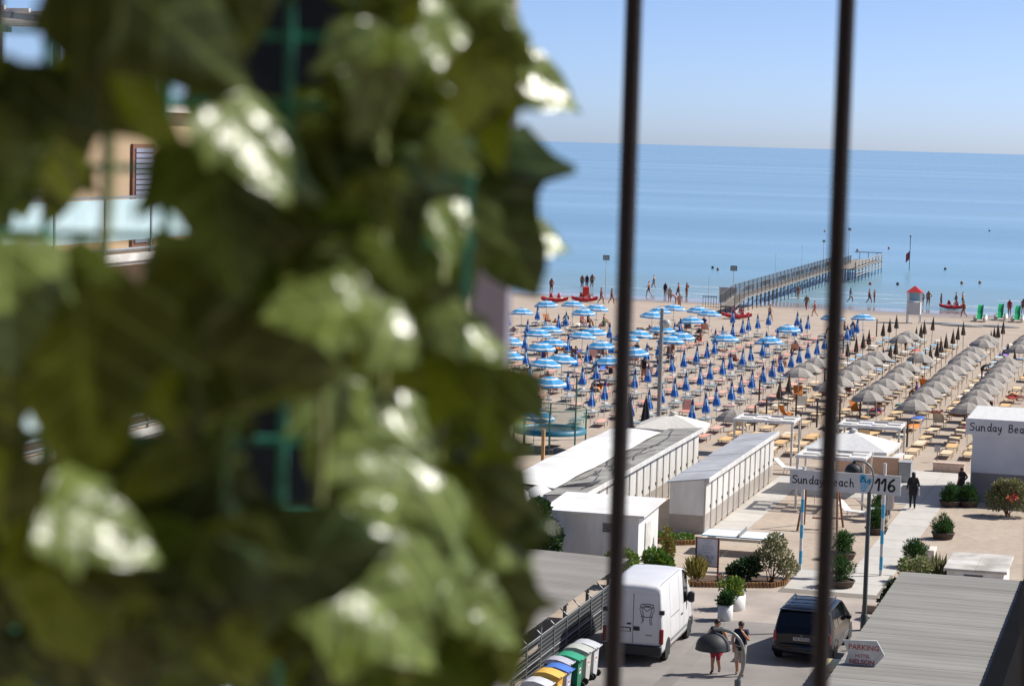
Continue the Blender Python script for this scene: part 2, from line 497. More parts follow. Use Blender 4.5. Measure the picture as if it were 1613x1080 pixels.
# handwriting: strokes drawn as flat round-ended ribbons
GL = {
 'S': [[(.62, .88), (.45, .98), (.2, .93), (.1, .78), (.2, .62), (.45, .5), (.58, .35), (.5, .12), (.28, .02), (.05, .1)]],
 'u': [[(.05, .6), (.05, .2), (.15, .03), (.3, .03), (.42, .15), (.45, .6)], [(.45, .6), (.46, .2), (.55, .02)]],
 'n': [[(.05, .6), (.06, .0)], [(.06, .38), (.2, .57), (.35, .58), (.42, .45), (.44, .1), (.52, .0)]],
 'd': [[(.42, .5), (.25, .6), (.08, .45), (.06, .2), (.18, .03), (.33, .08), (.44, .3)], [(.5, 1.05), (.46, .4), (.47, .1), (.55, .0)]],
 'a': [[(.42, .52), (.25, .6), (.08, .45), (.06, .2), (.18, .03), (.33, .08), (.43, .35)], [(.44, .58), (.45, .12), (.55, .0)]],
 'y': [[(.05, .6), (.1, .3), (.22, .15), (.36, .3), (.45, .6)], [(.45, .6), (.38, .1), (.25, -.25), (.08, -.35)]],
 'B': [[(.12, .95), (.1, .0)], [(.1, .9), (.35, 1.0), (.52, .85), (.42, .6), (.14, .52)], [(.14, .52), (.45, .5), (.6, .28), (.42, .04), (.1, .0)]],
 'e': [[(.08, .3), (.4, .36), (.38, .55), (.22, .6), (.07, .42), (.07, .15), (.2, .0), (.42, .1)]],
 'c': [[(.42, .5), (.25, .6), (.08, .45), (.06, .18), (.2, .0), (.42, .08)]],
 'h': [[(.08, 1.02), (.06, .0)], [(.06, .36), (.2, .56), (.35, .55), (.42, .4), (.43, .1), (.5, .0)]],
 '1': [[(.0, .62), (.3, 1.0), (.27, .0)]],
 '6': [[(.5, .98), (.22, .75), (.06, .35), (.15, .06), (.38, .0), (.56, .18), (.48, .42), (.28, .48), (.1, .3)]],
}
ink = mat('black_sign_paint', '1b1b1d', .6, var=.2)
def ribbon(b, pts, wd, f, mi=0):
    """flat stroke along pts (2D); f maps (x, y) of the sign face to the world"""
    P = []
    for i in range(len(pts) - 1):   # Catmull-Rom smoothing
        p0, p1, p2, p3 = [Vector(pts[max(0, min(len(pts) - 1, i + d))]) for d in (-1, 0, 1, 2)]
        for t in (0, .25, .5, .75):
            P.append(.5 * ((2 * p1) + (p2 - p0) * t + (2 * p0 - 5 * p1 + 4 * p2 - p3) * t * t + (3 * p1 - p0 - 3 * p2 + p3) * t ** 3))
    P.append(Vector(pts[-1]))
    L, Rr = [], []
    for i, p in enumerate(P):
        d = (P[min(i + 1, len(P) - 1)] - P[max(i - 1, 0)])
        d = d.normalized() if d.length > 1e-9 else Vector((1, 0))
        nrm = Vector((-d.y, d.x)) * wd / 2
        L.append(f(*(p + nrm))); Rr.append(f(*(p - nrm)))
    b.grid([L, Rr], mi, False)
    for c in (P[0], P[-1]):
        b.face([f(c.x + wd / 2 * math.cos(a), c.y + wd / 2 * math.sin(a)) for a in [math.pi * 2 * k / 8 for k in range(8)]], mi)
def write(text, x, z, y, h, adv, wd, parent, slope=0.):
    """each letter is a flat painted part standing 3 mm proud of the board at plane y"""
    k = 0
    for ch in text:
        if ch == ' ':
            x += adv['_']; continue
        b = MB()
        for n_, st in enumerate(GL[ch]):
            ribbon(b, st, wd / h, lambda u, v, n_=n_: (x + u * h, y - .0008 * n_ - .0002 * (k % 3), z + v * h + slope * k))
        b.build('letter', ink, parent)
        x += adv.get(ch, adv['*']) * h
        k += 1
write('Sunday', -2.66, 3.4, -.034, .36, {'*': .68, 'S': .8, 'n': .82}, .05, kiosk)
write('Beach', -.86, 3.4, -.034, .36, {'*': .68, 'B': .8}, .05, kiosk)

# --- the big sign across the path
e = empty('name_sign', (-12.1, 90.9, 0), 0, 'long white sign board with beach name and number on striped poles', 'sign')
sgn = e
board = MB().box(-2.15, 2.17, -.03, .03, 3.2, 3.97, bev=.006).build('board', mat('sign_board', 'cdcdcb', .6, c2='c2c2c0', scale=1), e)
write('Sunday', -2.05, 3.44, -.034, .3, {'*': .68, 'S': .75, 'n': .8}, .045, e)
write('Beach', -.68, 3.43, -.034, .31, {'*': .68, 'B': .8}, .045, e)
write('116', 1.2, 3.36, -.034, .46, {'*': .52, '6': .6, '_': .1}, .085, e)
blue = mat('sign_blue', '3d9cc4', .5, c2='57b1d6', scale=9)
for k, (cx, cz, an) in enumerate(((.72, 3.62, .1), (.9, 3.6, -.5))):     # pair of flip-flops emblem
    ca, sa = math.cos(an), math.sin(an)
    sc_ = .34 if k == 0 else .22
    out = [(.0, 1.), (.3, .85), (.38, .5), (.3, .1), (.26, -.3), (.32, -.7), (.15, -1.), (-.15, -1.), (-.32, -.7), (-.26, -.3), (-.3, .1), (-.38, .5), (-.3, .85)]
    b = MB()
    b.face([(cx + (u * ca - v * sa) * sc_, -.036 - .004 * k, cz + (u * sa + v * ca) * sc_) for u, v in out])
    so = b.build('flip_flop_emblem', blue, e)
    b = MB()
    f = lambda u, v: (cx + (u * ca - v * sa) * sc_, -.038 - .004 * k, cz + (u * sa + v * ca) * sc_)
    ribbon(b, [(-.3, .1), (-.1, .5), (0, .7), (.1, .5), (.3, .1)], .12, f)
    b.build('strap', mat('sign_navy', '16506e', .5), so)
    b = MB()
    for v in (-.75, -.45, -.15):
        ribbon(b, [(-.22, v), (0, v + .04), (.22, v)], .1, f)
    b.build('stripe', white, so)
for x, top in ((-1.62, 3.19), (1.53, 4.42)):
    p = MB().tube([(x, .07, 0), (x, .07, 4.1 if x < 0 else top)], .065, 10).build('pole', white, e)
    for k in range(3):
        MB().lathe([(.068, .25 + 1.02 * k), (.068, .25 + 1.02 * k + .51)], 12, (x, .07, 0), cap=False).build('stripe', blue, p)

# ---------------------------------------------------------------- carports with corrugated roofs
corr = mat('corrugated_sheet', '8f8b85', .8, c2='7f7b75', scale=.5, detail=9, stretch=(.4, 1.5, 1))
corr2 = mat('corrugated_sheet_weathered', '8a8882', .8, c2='7a7872', scale=.5, detail=9, stretch=(.4, 1.5, 1))
def carport(name, label, x0, x1, y0, y1, z0, z1, period, amp, m_, posts, fascia=None):
    e = empty(name, (x0, y0, 0), 0, label, 'carport')
    W, L = x1 - x0, y1 - y0
    n = int(L)
    for k in range(n):
        ya, yb = L * k / n, L * (k + 1) / n + .05
        rows = []
        m = int((yb - ya) / period * 6)
        lift = .006 * (k % 2)
        for j in range(m + 1):
            y = ya + (yb - ya) * j / m
            u = (j / 6.) % 1.
            tri = max(0, min(1, 2 - abs(u * 6 - 3) * 1.2))
            h = amp * tri + lift
            rows.append([(x, y, z0 + (z1 - z0) * x / W + h) for x in (0, W / 2, W)])
        b = MB(); b.grid(rows, smooth=False)
        b.build('roof_sheet', m_, e)
    for (x, y) in posts:
        MB().box(x - .05, x + .05, y - .05, y + .05, 0, z0 + (z1 - z0) * x / W - .08).build('post', steel, e)
    for y in [.5 + 2.4 * i for i in range(int(L / 2.4))]:
        MB().hexa([(.05, y, z0 - .1), (W - .05, y, z1 - .1), (W - .05, y + .06, z1 - .1), (.05, y + .06, z0 - .1),
                   (.05, y, z0 - .012), (W - .05, y, z1 - .012), (W - .05, y + .06, z1 - .012), (.05, y + .06, z0 - .012)]).build('rafter', steel, e)
    return e
carport('carport', 'grey corrugated carport roof behind the bins, left of the white van', -27.5, -17.95, 56, 79.2, 2.3, 2.05, .2, .016, corr,
        [(9.0, 1.5 + 3 * k) for k in range(8)] + [(.6, 1.5 + 3 * k) for k in range(8)])
carport('carport', 'grey ribbed carport roof at the lower right behind the parking sign', -8.35, -4.35, 52, 77.7, 2.6, 2.6, .5, .02, corr2,
        [(.4, 1.5 + 3.5 * k) for k in range(8)] + [(3.6, 1.5 + 3.5 * k) for k in range(8)])
# dark rendered side wall next to the right carport
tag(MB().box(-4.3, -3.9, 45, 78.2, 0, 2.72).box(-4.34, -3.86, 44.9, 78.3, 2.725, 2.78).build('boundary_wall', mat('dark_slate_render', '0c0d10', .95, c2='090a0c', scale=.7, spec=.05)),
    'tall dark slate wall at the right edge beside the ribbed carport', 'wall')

# wire fence between street and carport
e = empty('metal_fence', (-18.3, 56, 0), 0, 'galvanised wire panel fence with angled posts behind the bins', 'fence')
for k in range(15):
    y = 1.6 * k
    MB().box(-.03, .03, y - .03, y + .03, 0, 1.42).tube([(0, y, 1.42), (-.2, y - .05, 1.62)], .02, 5).build('post', steel, e)
    if k < 14:
        MB().tube([(0, y + .03, 1.36), (0, y + 1.57, 1.36)], .028, 6).build('top_rail', steel, e)
        MB().tube([(0, y + .03, .68), (0, y + 1.57, .68)], .025, 6).build('mid_rail', steel, e)
        b = MB()
        for z in [.12 + .13 * i for i in range(10)]:
            if abs(z - .68) > .05:
                b.box(.0, .008, y + .035, y + 1.565, z - .012, z + .012)
        for yy in [y + .12 + .12 * i for i in range(12)]:
            b.box(-.006, -.002, yy - .003, yy + .003, .1, 1.33)
        b.build('wire_panel', steel, e)
screen = mat('dark_fence_screen', '26282a', .85, c2='1d1f20', scale=2)
MB().box(-.02, -.012, 12.9, 22.3, .05, 1.32).build('privacy_screen', screen, e)

# ---------------------------------------------------------------- pergolas
def pergola(label, x0, x1, y0, y1, z):
    e = empty('pergola', (x0, y0, 0), 0, label, 'pergola', 'white pergolas with chequered roof panels')
    W, L = x1 - x0, y1 - y0
    for x in (0, W):
        for y in (0, L):
            MB().box(x - .05, x + .05, y - .05, y + .05, 0, z - .003).build('post', white2, e)
    for y in (0, L):
        MB().box(-.1, W + .1, y - .06, y + .06, z, z + .14).build('beam', white, e)
    for x in (0, W):
        MB().box(x - .055, x + .055, .063, L - .063, z + .002, z + .135).build('beam', white, e)
    gp = mat('grey_slat_panel', '8e8e90', .7)
    for i in range(4):
        for j in range(4):
            a, c = .08 + (W - .16) * i / 4, .08 + (W - .16) * (i + 1) / 4
            d, f = .1 + (L - .2) * j / 4, .1 + (L - .2) * (j + 1) / 4
            if (i + j) % 2 == 0:
                MB().box(a, c, d, f, z + .06, z + .09).build('roof_panel', canvas, e)
            else:
                for s_ in range(2):
                    yy = d + (f - d) * (.3 + .45 * s_)
                    MB().box(a, c, yy - .04, yy + .04, z + .03, z + .05).build('slat', gp, e)
    return e
pergola('white pergola behind the pale-roofed cabins', -21.7, -18.7, 119.4, 121.9, 2.35)
pergola('white pergola beyond the second white market parasol', -16.35, -13.25, 119.5, 122.0, 2.35)
pergola('white pergola just behind the long name sign', -16.4, -13.35, 106.6, 109.2, 2.35)

# ---------------------------------------------------------------- market parasols
def market(label, x, y, half, zr, za, m_, rz=0.):
    e = empty('market_parasol', (x, y, 0), rz, label, 'parasol', 'white market parasols')
    b = MB()
    rows = []
    N = 8
    for k, (t, z) in enumerate(((.06, za), (.35, za - (za - zr) * .28), (.7, za - (za - zr) * .66), (1., zr), (1.0, zr - .16))):
        row = []
        for s_ in range(4):
            for q_ in range(N // 4):
                a0, a1 = [(-1, -1), (1, -1), (1, 1), (-1, 1)][s_], [(-1, -1), (1, -1), (1, 1), (-1, 1)][(s_ + 1) % 4]
                f = q_ / (N // 4)
                px, py = a0[0] + (a1[0] - a0[0]) * f, a0[1] + (a1[1] - a0[1]) * f
                sag = -.05 * t * (1 if f else 0)
                row.append((px * half * t, py * half * t, z + sag))
        rows.append(row)
    b.grid(rows, smooth=False, close=True); b.face(rows[0])
    c = b.build('canopy', m_, e)
    MB().lathe([(.05, za), (.18, za + .05), (.22, za + .1), (.05, za + .16), (0, za + .18)], 8, cap=False).build('top_cap', m_, c)
    MB().tube([(0, 0, 0), (0, 0, za)], .04, 8).build('pole', steel, e)
    MB().box(-.4, .4, -.4, .4, .003, .1, bev=.02).build('base', mat('concrete_base', '8d8a86', .9), e)
    for sx in (-1, 1):
        for sy in (-1, 1):
            MB().tube([(0, 0, za - .1), (sx * half * .97, sy * half * .97, zr - .02)], .015, 5).build('rib', steel, e)
market('cream square market parasol between felt-roofed cabins and sunbeds', -24.5, 117.2, 1.75, 2.2, 2.75, translucent(mat('cream_canvas', 'dcd8cf', .75), 'dcd6c8', .12), .1)
market('large white market parasol over the peach bar counter', -14.8, 113.6, 2.0, 2.2, 2.85, translucent(mat('bright_canvas', 'e2e2e0', .75), 'e0e0dc', .12), -.05)

# peach bar counter under it, with its low walls
e = empty('bar_counter', (-13.8, 117.6, 0), 0, 'peach rendered bar counter with white ledge under white parasol', 'bar counter')
peach = mat('peach_render', 'd3b097', .85, c2='c7a38a', scale=1)
MB().box(-2.3, .8, .0, .3, 0, 1.15).build('front_wall', peach, e)
MB().box(-2.35, .86, -.06, .36, 1.153, 1.2).build('ledge', white, e)
MB().box(.5, .8, .303, 2.0, 0, 1.15).build('side_wall', peach, e)
MB().box(.45, .86, .363, 2.05, 1.153, 1.2).build('ledge', white, e)
MB().box(-1.2, -.5, .8, 1.5, 0, 1.35, bev=.02).build('fridge', wallgrey, e)
tag(MB().box(-12.95, -12.35, 117.3, 118.2, 0, 1.0, bev=.02).box(-12.98, -12.32, 117.27, 118.23, 1.003, 1.04).build('utility_cabinet', mat('cabinet_grey', '9ea2a6', .5)), 'grey utility cabinet at the right end of the peach bar counter', 'cabinet')
tag(MB().box(-11.75, -10.15, 122.3, 122.75, 0, .42, bev=.02).box(-11.78, -10.12, 122.27, 122.78, .422, .48).build('garden_wall', mat('pink_plaster', 'cbb3a3', .85, c2='bfa797')), 'short pale pink wall at the end of the path', 'wall')
tag(MB().box(-9.55, -8.95, 95.3, 96.4, 0, .42, bev=.02).build('white_block', mat('white_plaster', 'd9cfc4', .8)), 'low white plaster block between the two right-hand shrubs', 'block')

# electrical hut at the right
e = empty('pump_house', (-7.9, 88.0, 0), 0, 'low white hut with stained flat roof and vent grille', 'hut')
MB().box(.12, 2.2, .12, 3.6, 0, .93).build('wall', wallgrey, e)
stain = mat('stained_slab', 'c9c6c0', .85, c2='98938a', scale=.9, detail=8)
MB().box(0, 1.15, 0, 3.8, .933, 1.03, bev=.01).build('roof_slab', stain, e)
MB().box(1.16, 2.33, 0, 3.8, .933, 1.04, bev=.01).build('roof_slab', stain, e)
for k in range(4): MB().box(.75, 1.45, .09, .117, .5 + .09 * k, .55 + .09 * k).build('louvre', seam, e)

# ---------------------------------------------------------------- apartment house on the left, seen through gaps in the ivy
e = empty('apartment_house', (-22, 25, 0), 0, 'tan apartment house with glass balconies glimpsed through the ivy', 'building')
tan = mat('tan_render', 'b29a7c', .85, c2='a58d70', scale=.5, bump=.3, bscale=60)
MB().box(-14, 0, 0, 27.5, 0, 16.9).build('wall', tan, e)
slabm = mat('white_slab', 'd6cfc6', .8, c2='bcb2a6', scale=1.2)
frost = mat('frosted_glass', 'b9cfd0', .25, c2='a5bfc2', scale=.8, spec=.6)
shut = mat('grey_shutter', '8b8ea0', .6)
fr = mat('brown_frame', '7b5140', .6)
for fl in range(4):
    zb = 13.94 - 3.7 * fl
    MB().box(.002, 1.3, .5, 27.0, zb - .2, zb).build('balcony_slab', slabm, e)
    MB().box(1.31, 1.36, .45, 27.05, zb - .12, zb + .03).build('slab_edge', white2, e)
    MB().box(1.2, 1.24, .5, 27.0, zb + 1.16, zb + 1.21).build('balcony_rail', steel, e)
    for k in range(12):
        y = .6 + 2.2 * k
        MB().box(1.21, 1.23, y, y + 2.1, zb + .3, zb + 1.14).build('glass_panel', frost, e)
        MB().box(1.19, 1.25, y - .09, y - .03, zb, zb + 1.15).build('railing_post', steel, e)
        MB().tube([(1.22, y, zb + .12), (1.22, y + 2.1, zb + .12)], .03, 5).build('lower_rail', steel, e)
    for k in range(5):
        y = .85 + 5.3 * k
        wd = MB().box(.003, .06, y - .12, y + 1.02, zb + .02, zb + 2.25).build('window', fr, e)
        for s_ in range(18):
            MB().box(.062, .085, y, y + .9, zb + .1 + .116 * s_, zb + .19 + .116 * s_).build('shutter_slat', shut, wd)
MB().box(-14.2, .25, -.2, 27.7, 16.903, 17.1).build('roof_slab', slabm, e)
for y in (15, 18.8, 22.5):
    for x in (-3.5, -.2):
        MB().box(x - .06, x + .06, y - .06, y + .06, 17.1, 18.6).build('pergola_post', darksteel, e)
for x in (-3.5, -.2): MB().box(x - .05, x + .05, 14.6, 23, 18.6, 18.72).build('pergola_beam', darksteel, e)
for k in range(9): MB().box(-3.9, .2, 14.8 + k, 14.88 + k, 18.722, 18.8).build('pergola_slat', white2, e)
MB().box(-10, -5, 3, 17.2, 17.1, 19.9).build('stair_tower', mat('pinkish_render', 'c9a08a', .85), e)
# ---------------------------------------------------------------- vehicles
glass_d = mat('dark_car_glass', '0d1013', .06, var=.1, spec=.7)
tyre_m = mat('tyre_rubber', '1a1a1a', .85)
rim_m = mat('wheel_rim', '9a9da0', .35, metal=.7)
redlens = mat('red_lens', '8c1018', .2, var=.25, scale=20)
plastic = mat('black_bumper_plastic', '26282a', .6)
def interp(tab, y):
    if y <= tab[0][0]: return tab[0][1]
    for (a, va), (b_, vb) in zip(tab, tab[1:]):
        if y <= b_:
            t = (y - a) / (b_ - a)
            return va + (vb - va) * t
    return tab[-1][1]
class Car:
    """body lofted through cross-sections along its length (y = 0 at the tail)"""
    def __init__(s, roof, half, belt, sill, tumble, crown=.02, shoulder=.05):
        s.roof, s.half, s.belt, s.sill, s.tumble, s.crown, s.sh = roof, half, belt, sill, tumble, crown, shoulder
    def prof(s, y):
        zr, wb, zs = interp(s.roof, y), interp(s.half, y), interp(s.sill, y)
        zb = min(interp(s.belt, y), zr - .08)
        wr = wb - s.tumble * max(0, zr - zb)
        return [(wb * .8, zs), (wb - .03, zs + .02), (wb, zs + .14), (wb + .005, (zs + zb) / 2), (wb - .012, zb), (wr + s.sh * .25, zr - s.sh * 1.4), (wr - s.sh * .4, zr - s.sh * .3), (wr - s.sh * 2, zr), (wr * .45, zr + s.crown * .8), (0, zr + s.crown)]
    def pt(s, y, k, side=1, off=0.):
        P = s.prof(y)
        i = min(int(k), len(P) - 2); t = k - i
        x, z = P[i][0] + (P[i + 1][0] - P[i][0]) * t, P[i][1] + (P[i + 1][1] - P[i][1]) * t
        dx, dz = P[i + 1][0] - P[i][0], P[i + 1][1] - P[i][1]
        L = math.hypot(dx, dz) or 1
        e = .01
        nx, nz = dz / L, -dx / L
        q = s.prof(y + e); z2 = q[i][1] + (q[i + 1][1] - q[i][1]) * t
        ny = -(z2 - z) / e * nz if k > 4.5 else 0
        n = Vector((nx, ny, nz)).normalized() * off
        return Vector((side * (x + n.x), y + n.y, z + n.z))
    def body(s, ys, m_, parent, name='body'):
        b = MB()
        n = len(s.prof(0))
        rows = []
        for y in ys:
            P = s.prof(y)
            rows.append([(-x, y, z) for x, z in P] + [(x, y, z) for x, z in P[-2::-1]])
        b.grid(rows)
        b.face(rows[0]); b.face(rows[-1][::-1])
        b.grid([[rows[i][-1], rows[i][0]] for i in range(len(rows))], smooth=False)
        return b.build(name, m_, parent)
    def patch(s, name, y0, y1, k0, k1, m_, parent, sides=(1,), off=.008, ny=4, nk=3, corner=None):
        for sd in sides:
            b = MB()
            rows = []
            for i in range(ny + 1):
                y = y0 + (y1 - y0) * i / ny
                rows.append([s.pt(y if not corner else corner(i / ny, j / nk), k0 + (k1 - k0) * j / nk, sd, off) for j in range(nk + 1)])
            b.grid(rows, smooth=True)
            o = b.build(name, m_, parent)
        return o
    def strip(s, name, y0, y1, k0, m_, parent, off=.008, n=6):
        """patch across the car (both halves) from profile position k0 up over the centre, y0 to y1"""
        b = MB(); rows = []
        for i in range(n + 1):
            y = y0 + (y1 - y0) * i / n
            half = [s.pt(y, k0 + (9 - k0) * j / 4, 1, off) for j in range(5)]
            rows.append([Vector((-p.x, p.y, p.z)) for p in half] + half[-2::-1])
        b.grid(rows, smooth=True)
        return b.build(name, m_, parent)
def wheel(parent, x, y, r, side):
    w_ = MB().lathe([(r * .6, -.1), (r * .93, -.105), (r, -.07), (r, .07), (r * .93, .105), (r * .6, .1)], 20, (x, y, r), 0, True, 'X').build('wheel', tyre_m, parent)
    MB().lathe([(0, .06), (r * .2, .085), (r * .55, .07), (r * .62, .108)], 16, (x, y, r), 0, True, 'X', cap=False).build('rim', rim_m, w_) if side > 0 else \
        MB().lathe([(0, -.06), (r * .2, -.085), (r * .55, -.07), (r * .62, -.108)], 16, (x, y, r), 0, True, 'X', cap=False).build('rim', rim_m, w_)
def arch(parent, x, y, r, side):
    b = MB()
    n = 10
    ring = []
    for rr in (r * 1.02, r * 1.22):
        ring.append([(x, y + rr * math.cos(math.pi * i / n), .32 + rr * math.sin(math.pi * i / n)) for i in range(n + 1)])
    b.grid(ring, smooth=False)
    b.face([(x - side * .004, y + r * 1.02 * math.cos(math.pi * i / n), .32 + r * 1.02 * math.sin(math.pi * i / n)) for i in range(n + 1)] + [(x - side * .004, y - r * 1.02, .14), (x - side * .004, y + r * 1.02, .14)])
    b.build('wheel_arch', plastic, parent)

# --- white delivery van
van_white = mat('van_white', 'd8d8d8', .3, c2='cfcfcf', scale=.9, spec=.5)
e = empty('delivery_van', (-16.15, 72.15, 0), R(.6), 'white high-roof delivery van with armchair drawing on its rear door', 'van')
V = Car(roof=[(0, 2.38), (.04, 2.46), (.12, 2.51), (.5, 2.55), (3.6, 2.53), (3.95, 2.44), (4.3, 2.05), (4.65, 1.55), (4.8, 1.28), (5.2, 1.12), (5.34, .9), (5.4, .6)],
        half=[(0, .93), (.05, .96), (.3, .975), (4.6, .975), (5.1, .92), (5.4, .78)],
        belt=[(0, 1.3), (5.4, 1.25)], sill=[(0, .34), (5.4, .3)], tumble=.1, crown=.03, shoulder=.07)
V.body([0, .02, .05, .12, .3, .8, 1.6, 2.4, 3.2, 3.6, 3.8, 3.95, 4.1, 4.3, 4.5, 4.65, 4.8, 5.0, 5.2, 5.34, 5.4], van_white, e)
V.strip('windscreen', 4.02, 4.7, 5.6, glass_d, e)
V.patch('side_window', 3.45, 4.15, 4.1, 5.6, glass_d, e, (1, -1), .006)
MB().box(-.955, .955, -.14, .0, .3, .62, bev=.03).build('rear_bumper', plastic, e)
MB().box(-.9, .9, 5.4, 5.46, .28, .6, bev=.03).build('front_bumper', plastic, e)
# rear doors: two leaves with a gap between them
def leaf(x0, x1, xt0, xt1):
    b = MB()
    b.hexa([(x0, -.026, .64), (x1, -.026, .64), (x1, -.003, .64), (x0, -.003, .64), (xt0, -.01, 2.26), (xt1, -.01, 2.26), (xt1, .01, 2.26), (xt0, .01, 2.26)])
    return b
dl = leaf(-.86, -.01, -.77, -.01).build('rear_door', van_white, e)
dr = leaf(.01, .86, .01, .77).build('rear_door', van_white, e)
MB().box(-.008, .008, -.02, .002, .66, 2.25).build('door_seam', seam, e)
MB().box(.02, .22, -.045, -.028, 1.07, 1.2, bev=.008).build('handle', plastic, dr)
MB().box(-.5, -.06, -.034, -.027, 1.02, 1.16).build('number_plate_recess', plastic, dl)
MB().box(-.46, -.1, -.04, -.035, 1.04, 1.13).build('number_plate', white, dl)
MB().box(-.2, -.06, -.05, -.028, 1.25, 1.3, bev=.005).build('handle', plastic, dl)
for sd in (-1, 1):
    MB().box(min(sd * .84, sd * 1.0), max(sd * .84, sd * 1.0), -.04, .08, 1.62, 1.76, bev=.015).build('hinge', plastic, e)
    MB().box(min(sd * .865, sd * .985), max(sd * .865, sd * .985), -.045, .1, .66, 1.16, bev=.03).build('tail_lamp', redlens, e)
    t = MB().box(min(sd * .98, sd * 1.2), max(sd * .98, sd * 1.2), 3.95, 4.1, 1.32, 1.68, bev=.04).build('wing_mirror', plastic, e)
    for y in (.86, 4.46):
        wheel(e, sd * .86, y, .33, sd)
        arch(e, sd * .982, y, .36, sd)
    MB().box(min(sd * .983, sd * .99), max(sd * .983, sd * .99), 1.35, 3.95, .52, .62).build('side_moulding', mat('grey_moulding', '85878a', .6), e)
MB().box(.955, .962, 1.3, 2.7, 1.28, 1.33).build('door_rail', mat('grey_moulding', '85878a', .6), e)
b = MB()
for y in (1.25, 2.75, 3.42, 4.3):
    b.grid([[V.pt(y - .008, 2.2 + 3.2 * j / 8, 1, .004) for j in range(9)], [V.pt(y + .008, 2.2 + 3.2 * j / 8, 1, .004) for j in range(9)]], smooth=False)
b.build('panel_gap', seam, e)
b = MB()
b.grid([[V.pt(.15 + 3.6 * j / 8, 6.1, 1, .004) for j in range(9)], [V.pt(.15 + 3.6 * j / 8, 6.3, 1, .004) for j in range(9)]], smooth=False)
b.build('roof_gutter', seam, e)
MB().box(.99, 1.005, 2.95, 3.15, 1.08, 1.14, bev=.004).build('door_handle', plastic, e)
# armchair drawing on the right leaf (painted line work)
b = MB()
ff = lambda u, v: (.44 + u * .23, -.0225 + (v + 1) * .0042 - .006, 1.62 + v * .32)
for st in ([(-.85, .95), (0, 1.0), (.85, .95), (.8, .7), (.0, .72), (-.8, .7), (-.85, .95)], [(-.85, .9), (-1.0, .45), (-.8, .0), (-.75, -.25)], [(.85, .9), (1.0, .45), (.8, .0), (.75, -.25)],
           [(-.8, .6), (-.4, .5), (0, .3), (.4, .5), (.8, .6)], [(-.75, -.2), (-.3, -.3), (.3, -.3), (.75, -.2)], [(-.7, .4), (-.55, .1), (-.5, -.2)], [(.7, .4), (.55, .1), (.5, -.2)],
           [(-.75, -.25), (-.6, -.6), (-.72, -.95)], [(.75, -.25), (.6, -.6), (.8, -1.05)], [(-.5, -.3), (-.45, -.5), (-.5, -.75)], [(.45, -.3), (.42, -.6), (.55, -1.05)], [(-.5, .85), (0, .8), (.5, .85)]):
    ribbon(b, st, .09, ff)
b.build('armchair_drawing', mat('grey_line_paint', '5d5f63', .6), dr)
b = MB(); ribbon(b, [(-.1, -1.6), (.8, -1.62)], .06, lambda u, v: (.44 + u * .23, -.03, 1.62 + v * .42)); b.build('small_lettering', mat('grey_line_paint', '5d5f63', .6), dr)

# --- dark minivan
car_paint = mat('dark_blue_paint', '0d1018', .22, var=.25, scale=.7, spec=.5)
e = empty('minivan', (-11.05, 74.1, 0), R(-1), 'dark blue minivan with roof rails seen from behind by the lamp post', 'car')
K = Car(roof=[(0, .95), (.06, 1.02), (.16, 1.12), (.42, 1.58), (.52, 1.68), (.7, 1.72), (2.6, 1.72), (3.1, 1.6), (3.7, 1.2), (3.95, 1.08), (4.5, .95), (4.72, .75), (4.78, .6)],
        half=[(0, .82), (.06, .9), (.25, .96), (.6, .985), (3.8, .985), (4.4, .9), (4.78, .7)],
        belt=[(0, .88), (.5, 1.0), (4.78, .9)], sill=[(0, .4), (.3, .28), (4.78, .25)], tumble=.26, crown=.03, shoulder=.06)
K.body([0, .03, .06, .11, .16, .24, .33, .42, .47, .52, .6, .7, 1.2, 2, 2.6, 2.9, 3.1, 3.4, 3.7, 3.95, 4.2, 4.5, 4.65, 4.72, 4.78], car_paint, e)
K.strip('rear_window', .165, .43, 6.4, glass_d, e, .008)
K.strip('windscreen', 2.75, 3.65, 5.8, glass_d, e, .006)
for y0, y1 in ((.75, 1.45), (1.52, 2.3), (2.37, 3.0)):
    K.patch('side_window', y0, y1, 4.12, 5.0, glass_d, e, (1, -1), .007)
b = MB()
rows = []
for z, ins in ((.34, .05), (.4, .0), (.58, .0), (.66, .05)):
    rows.append([(x, -.13 + ins + .20 * (abs(x) / .95) ** 3, z) for x in (-.96, -.9, -.75, -.4, 0, .4, .75, .9, .96)])
b.grid(rows); b.build('rear_bumper', car_paint, e)
MB().box(-.5, .5, -.15, -.125, .46, .5).build('bumper_strip', plastic, e)
MB().box(-.8, .8, .33, .52, 1.655, 1.69, bev=.01).build('spoiler', car_paint, e)
MB().box(-.27, .27, -.012, -.002, .76, .87, bev=.003).build('number_plate', mat('plate_white', 'c9c9c4', .5), e)
b = MB()
q = random.Random(5)
for k in range(7):
    x = -.22 + .068 * k + (.03 if k > 1 else 0) + (.02 if k > 4 else 0)
    b.box(x, x + .012, -.0155, -.0125, .785, .85); b.box(x + .028, x + .04, -.0155, -.0125, .785, .85); b.box(x + .013, x + .027, -.0155, -.0125, .812 + .01 * (k % 2), .826 + .01 * (k % 2))
b.build('plate_marks', ink, e)
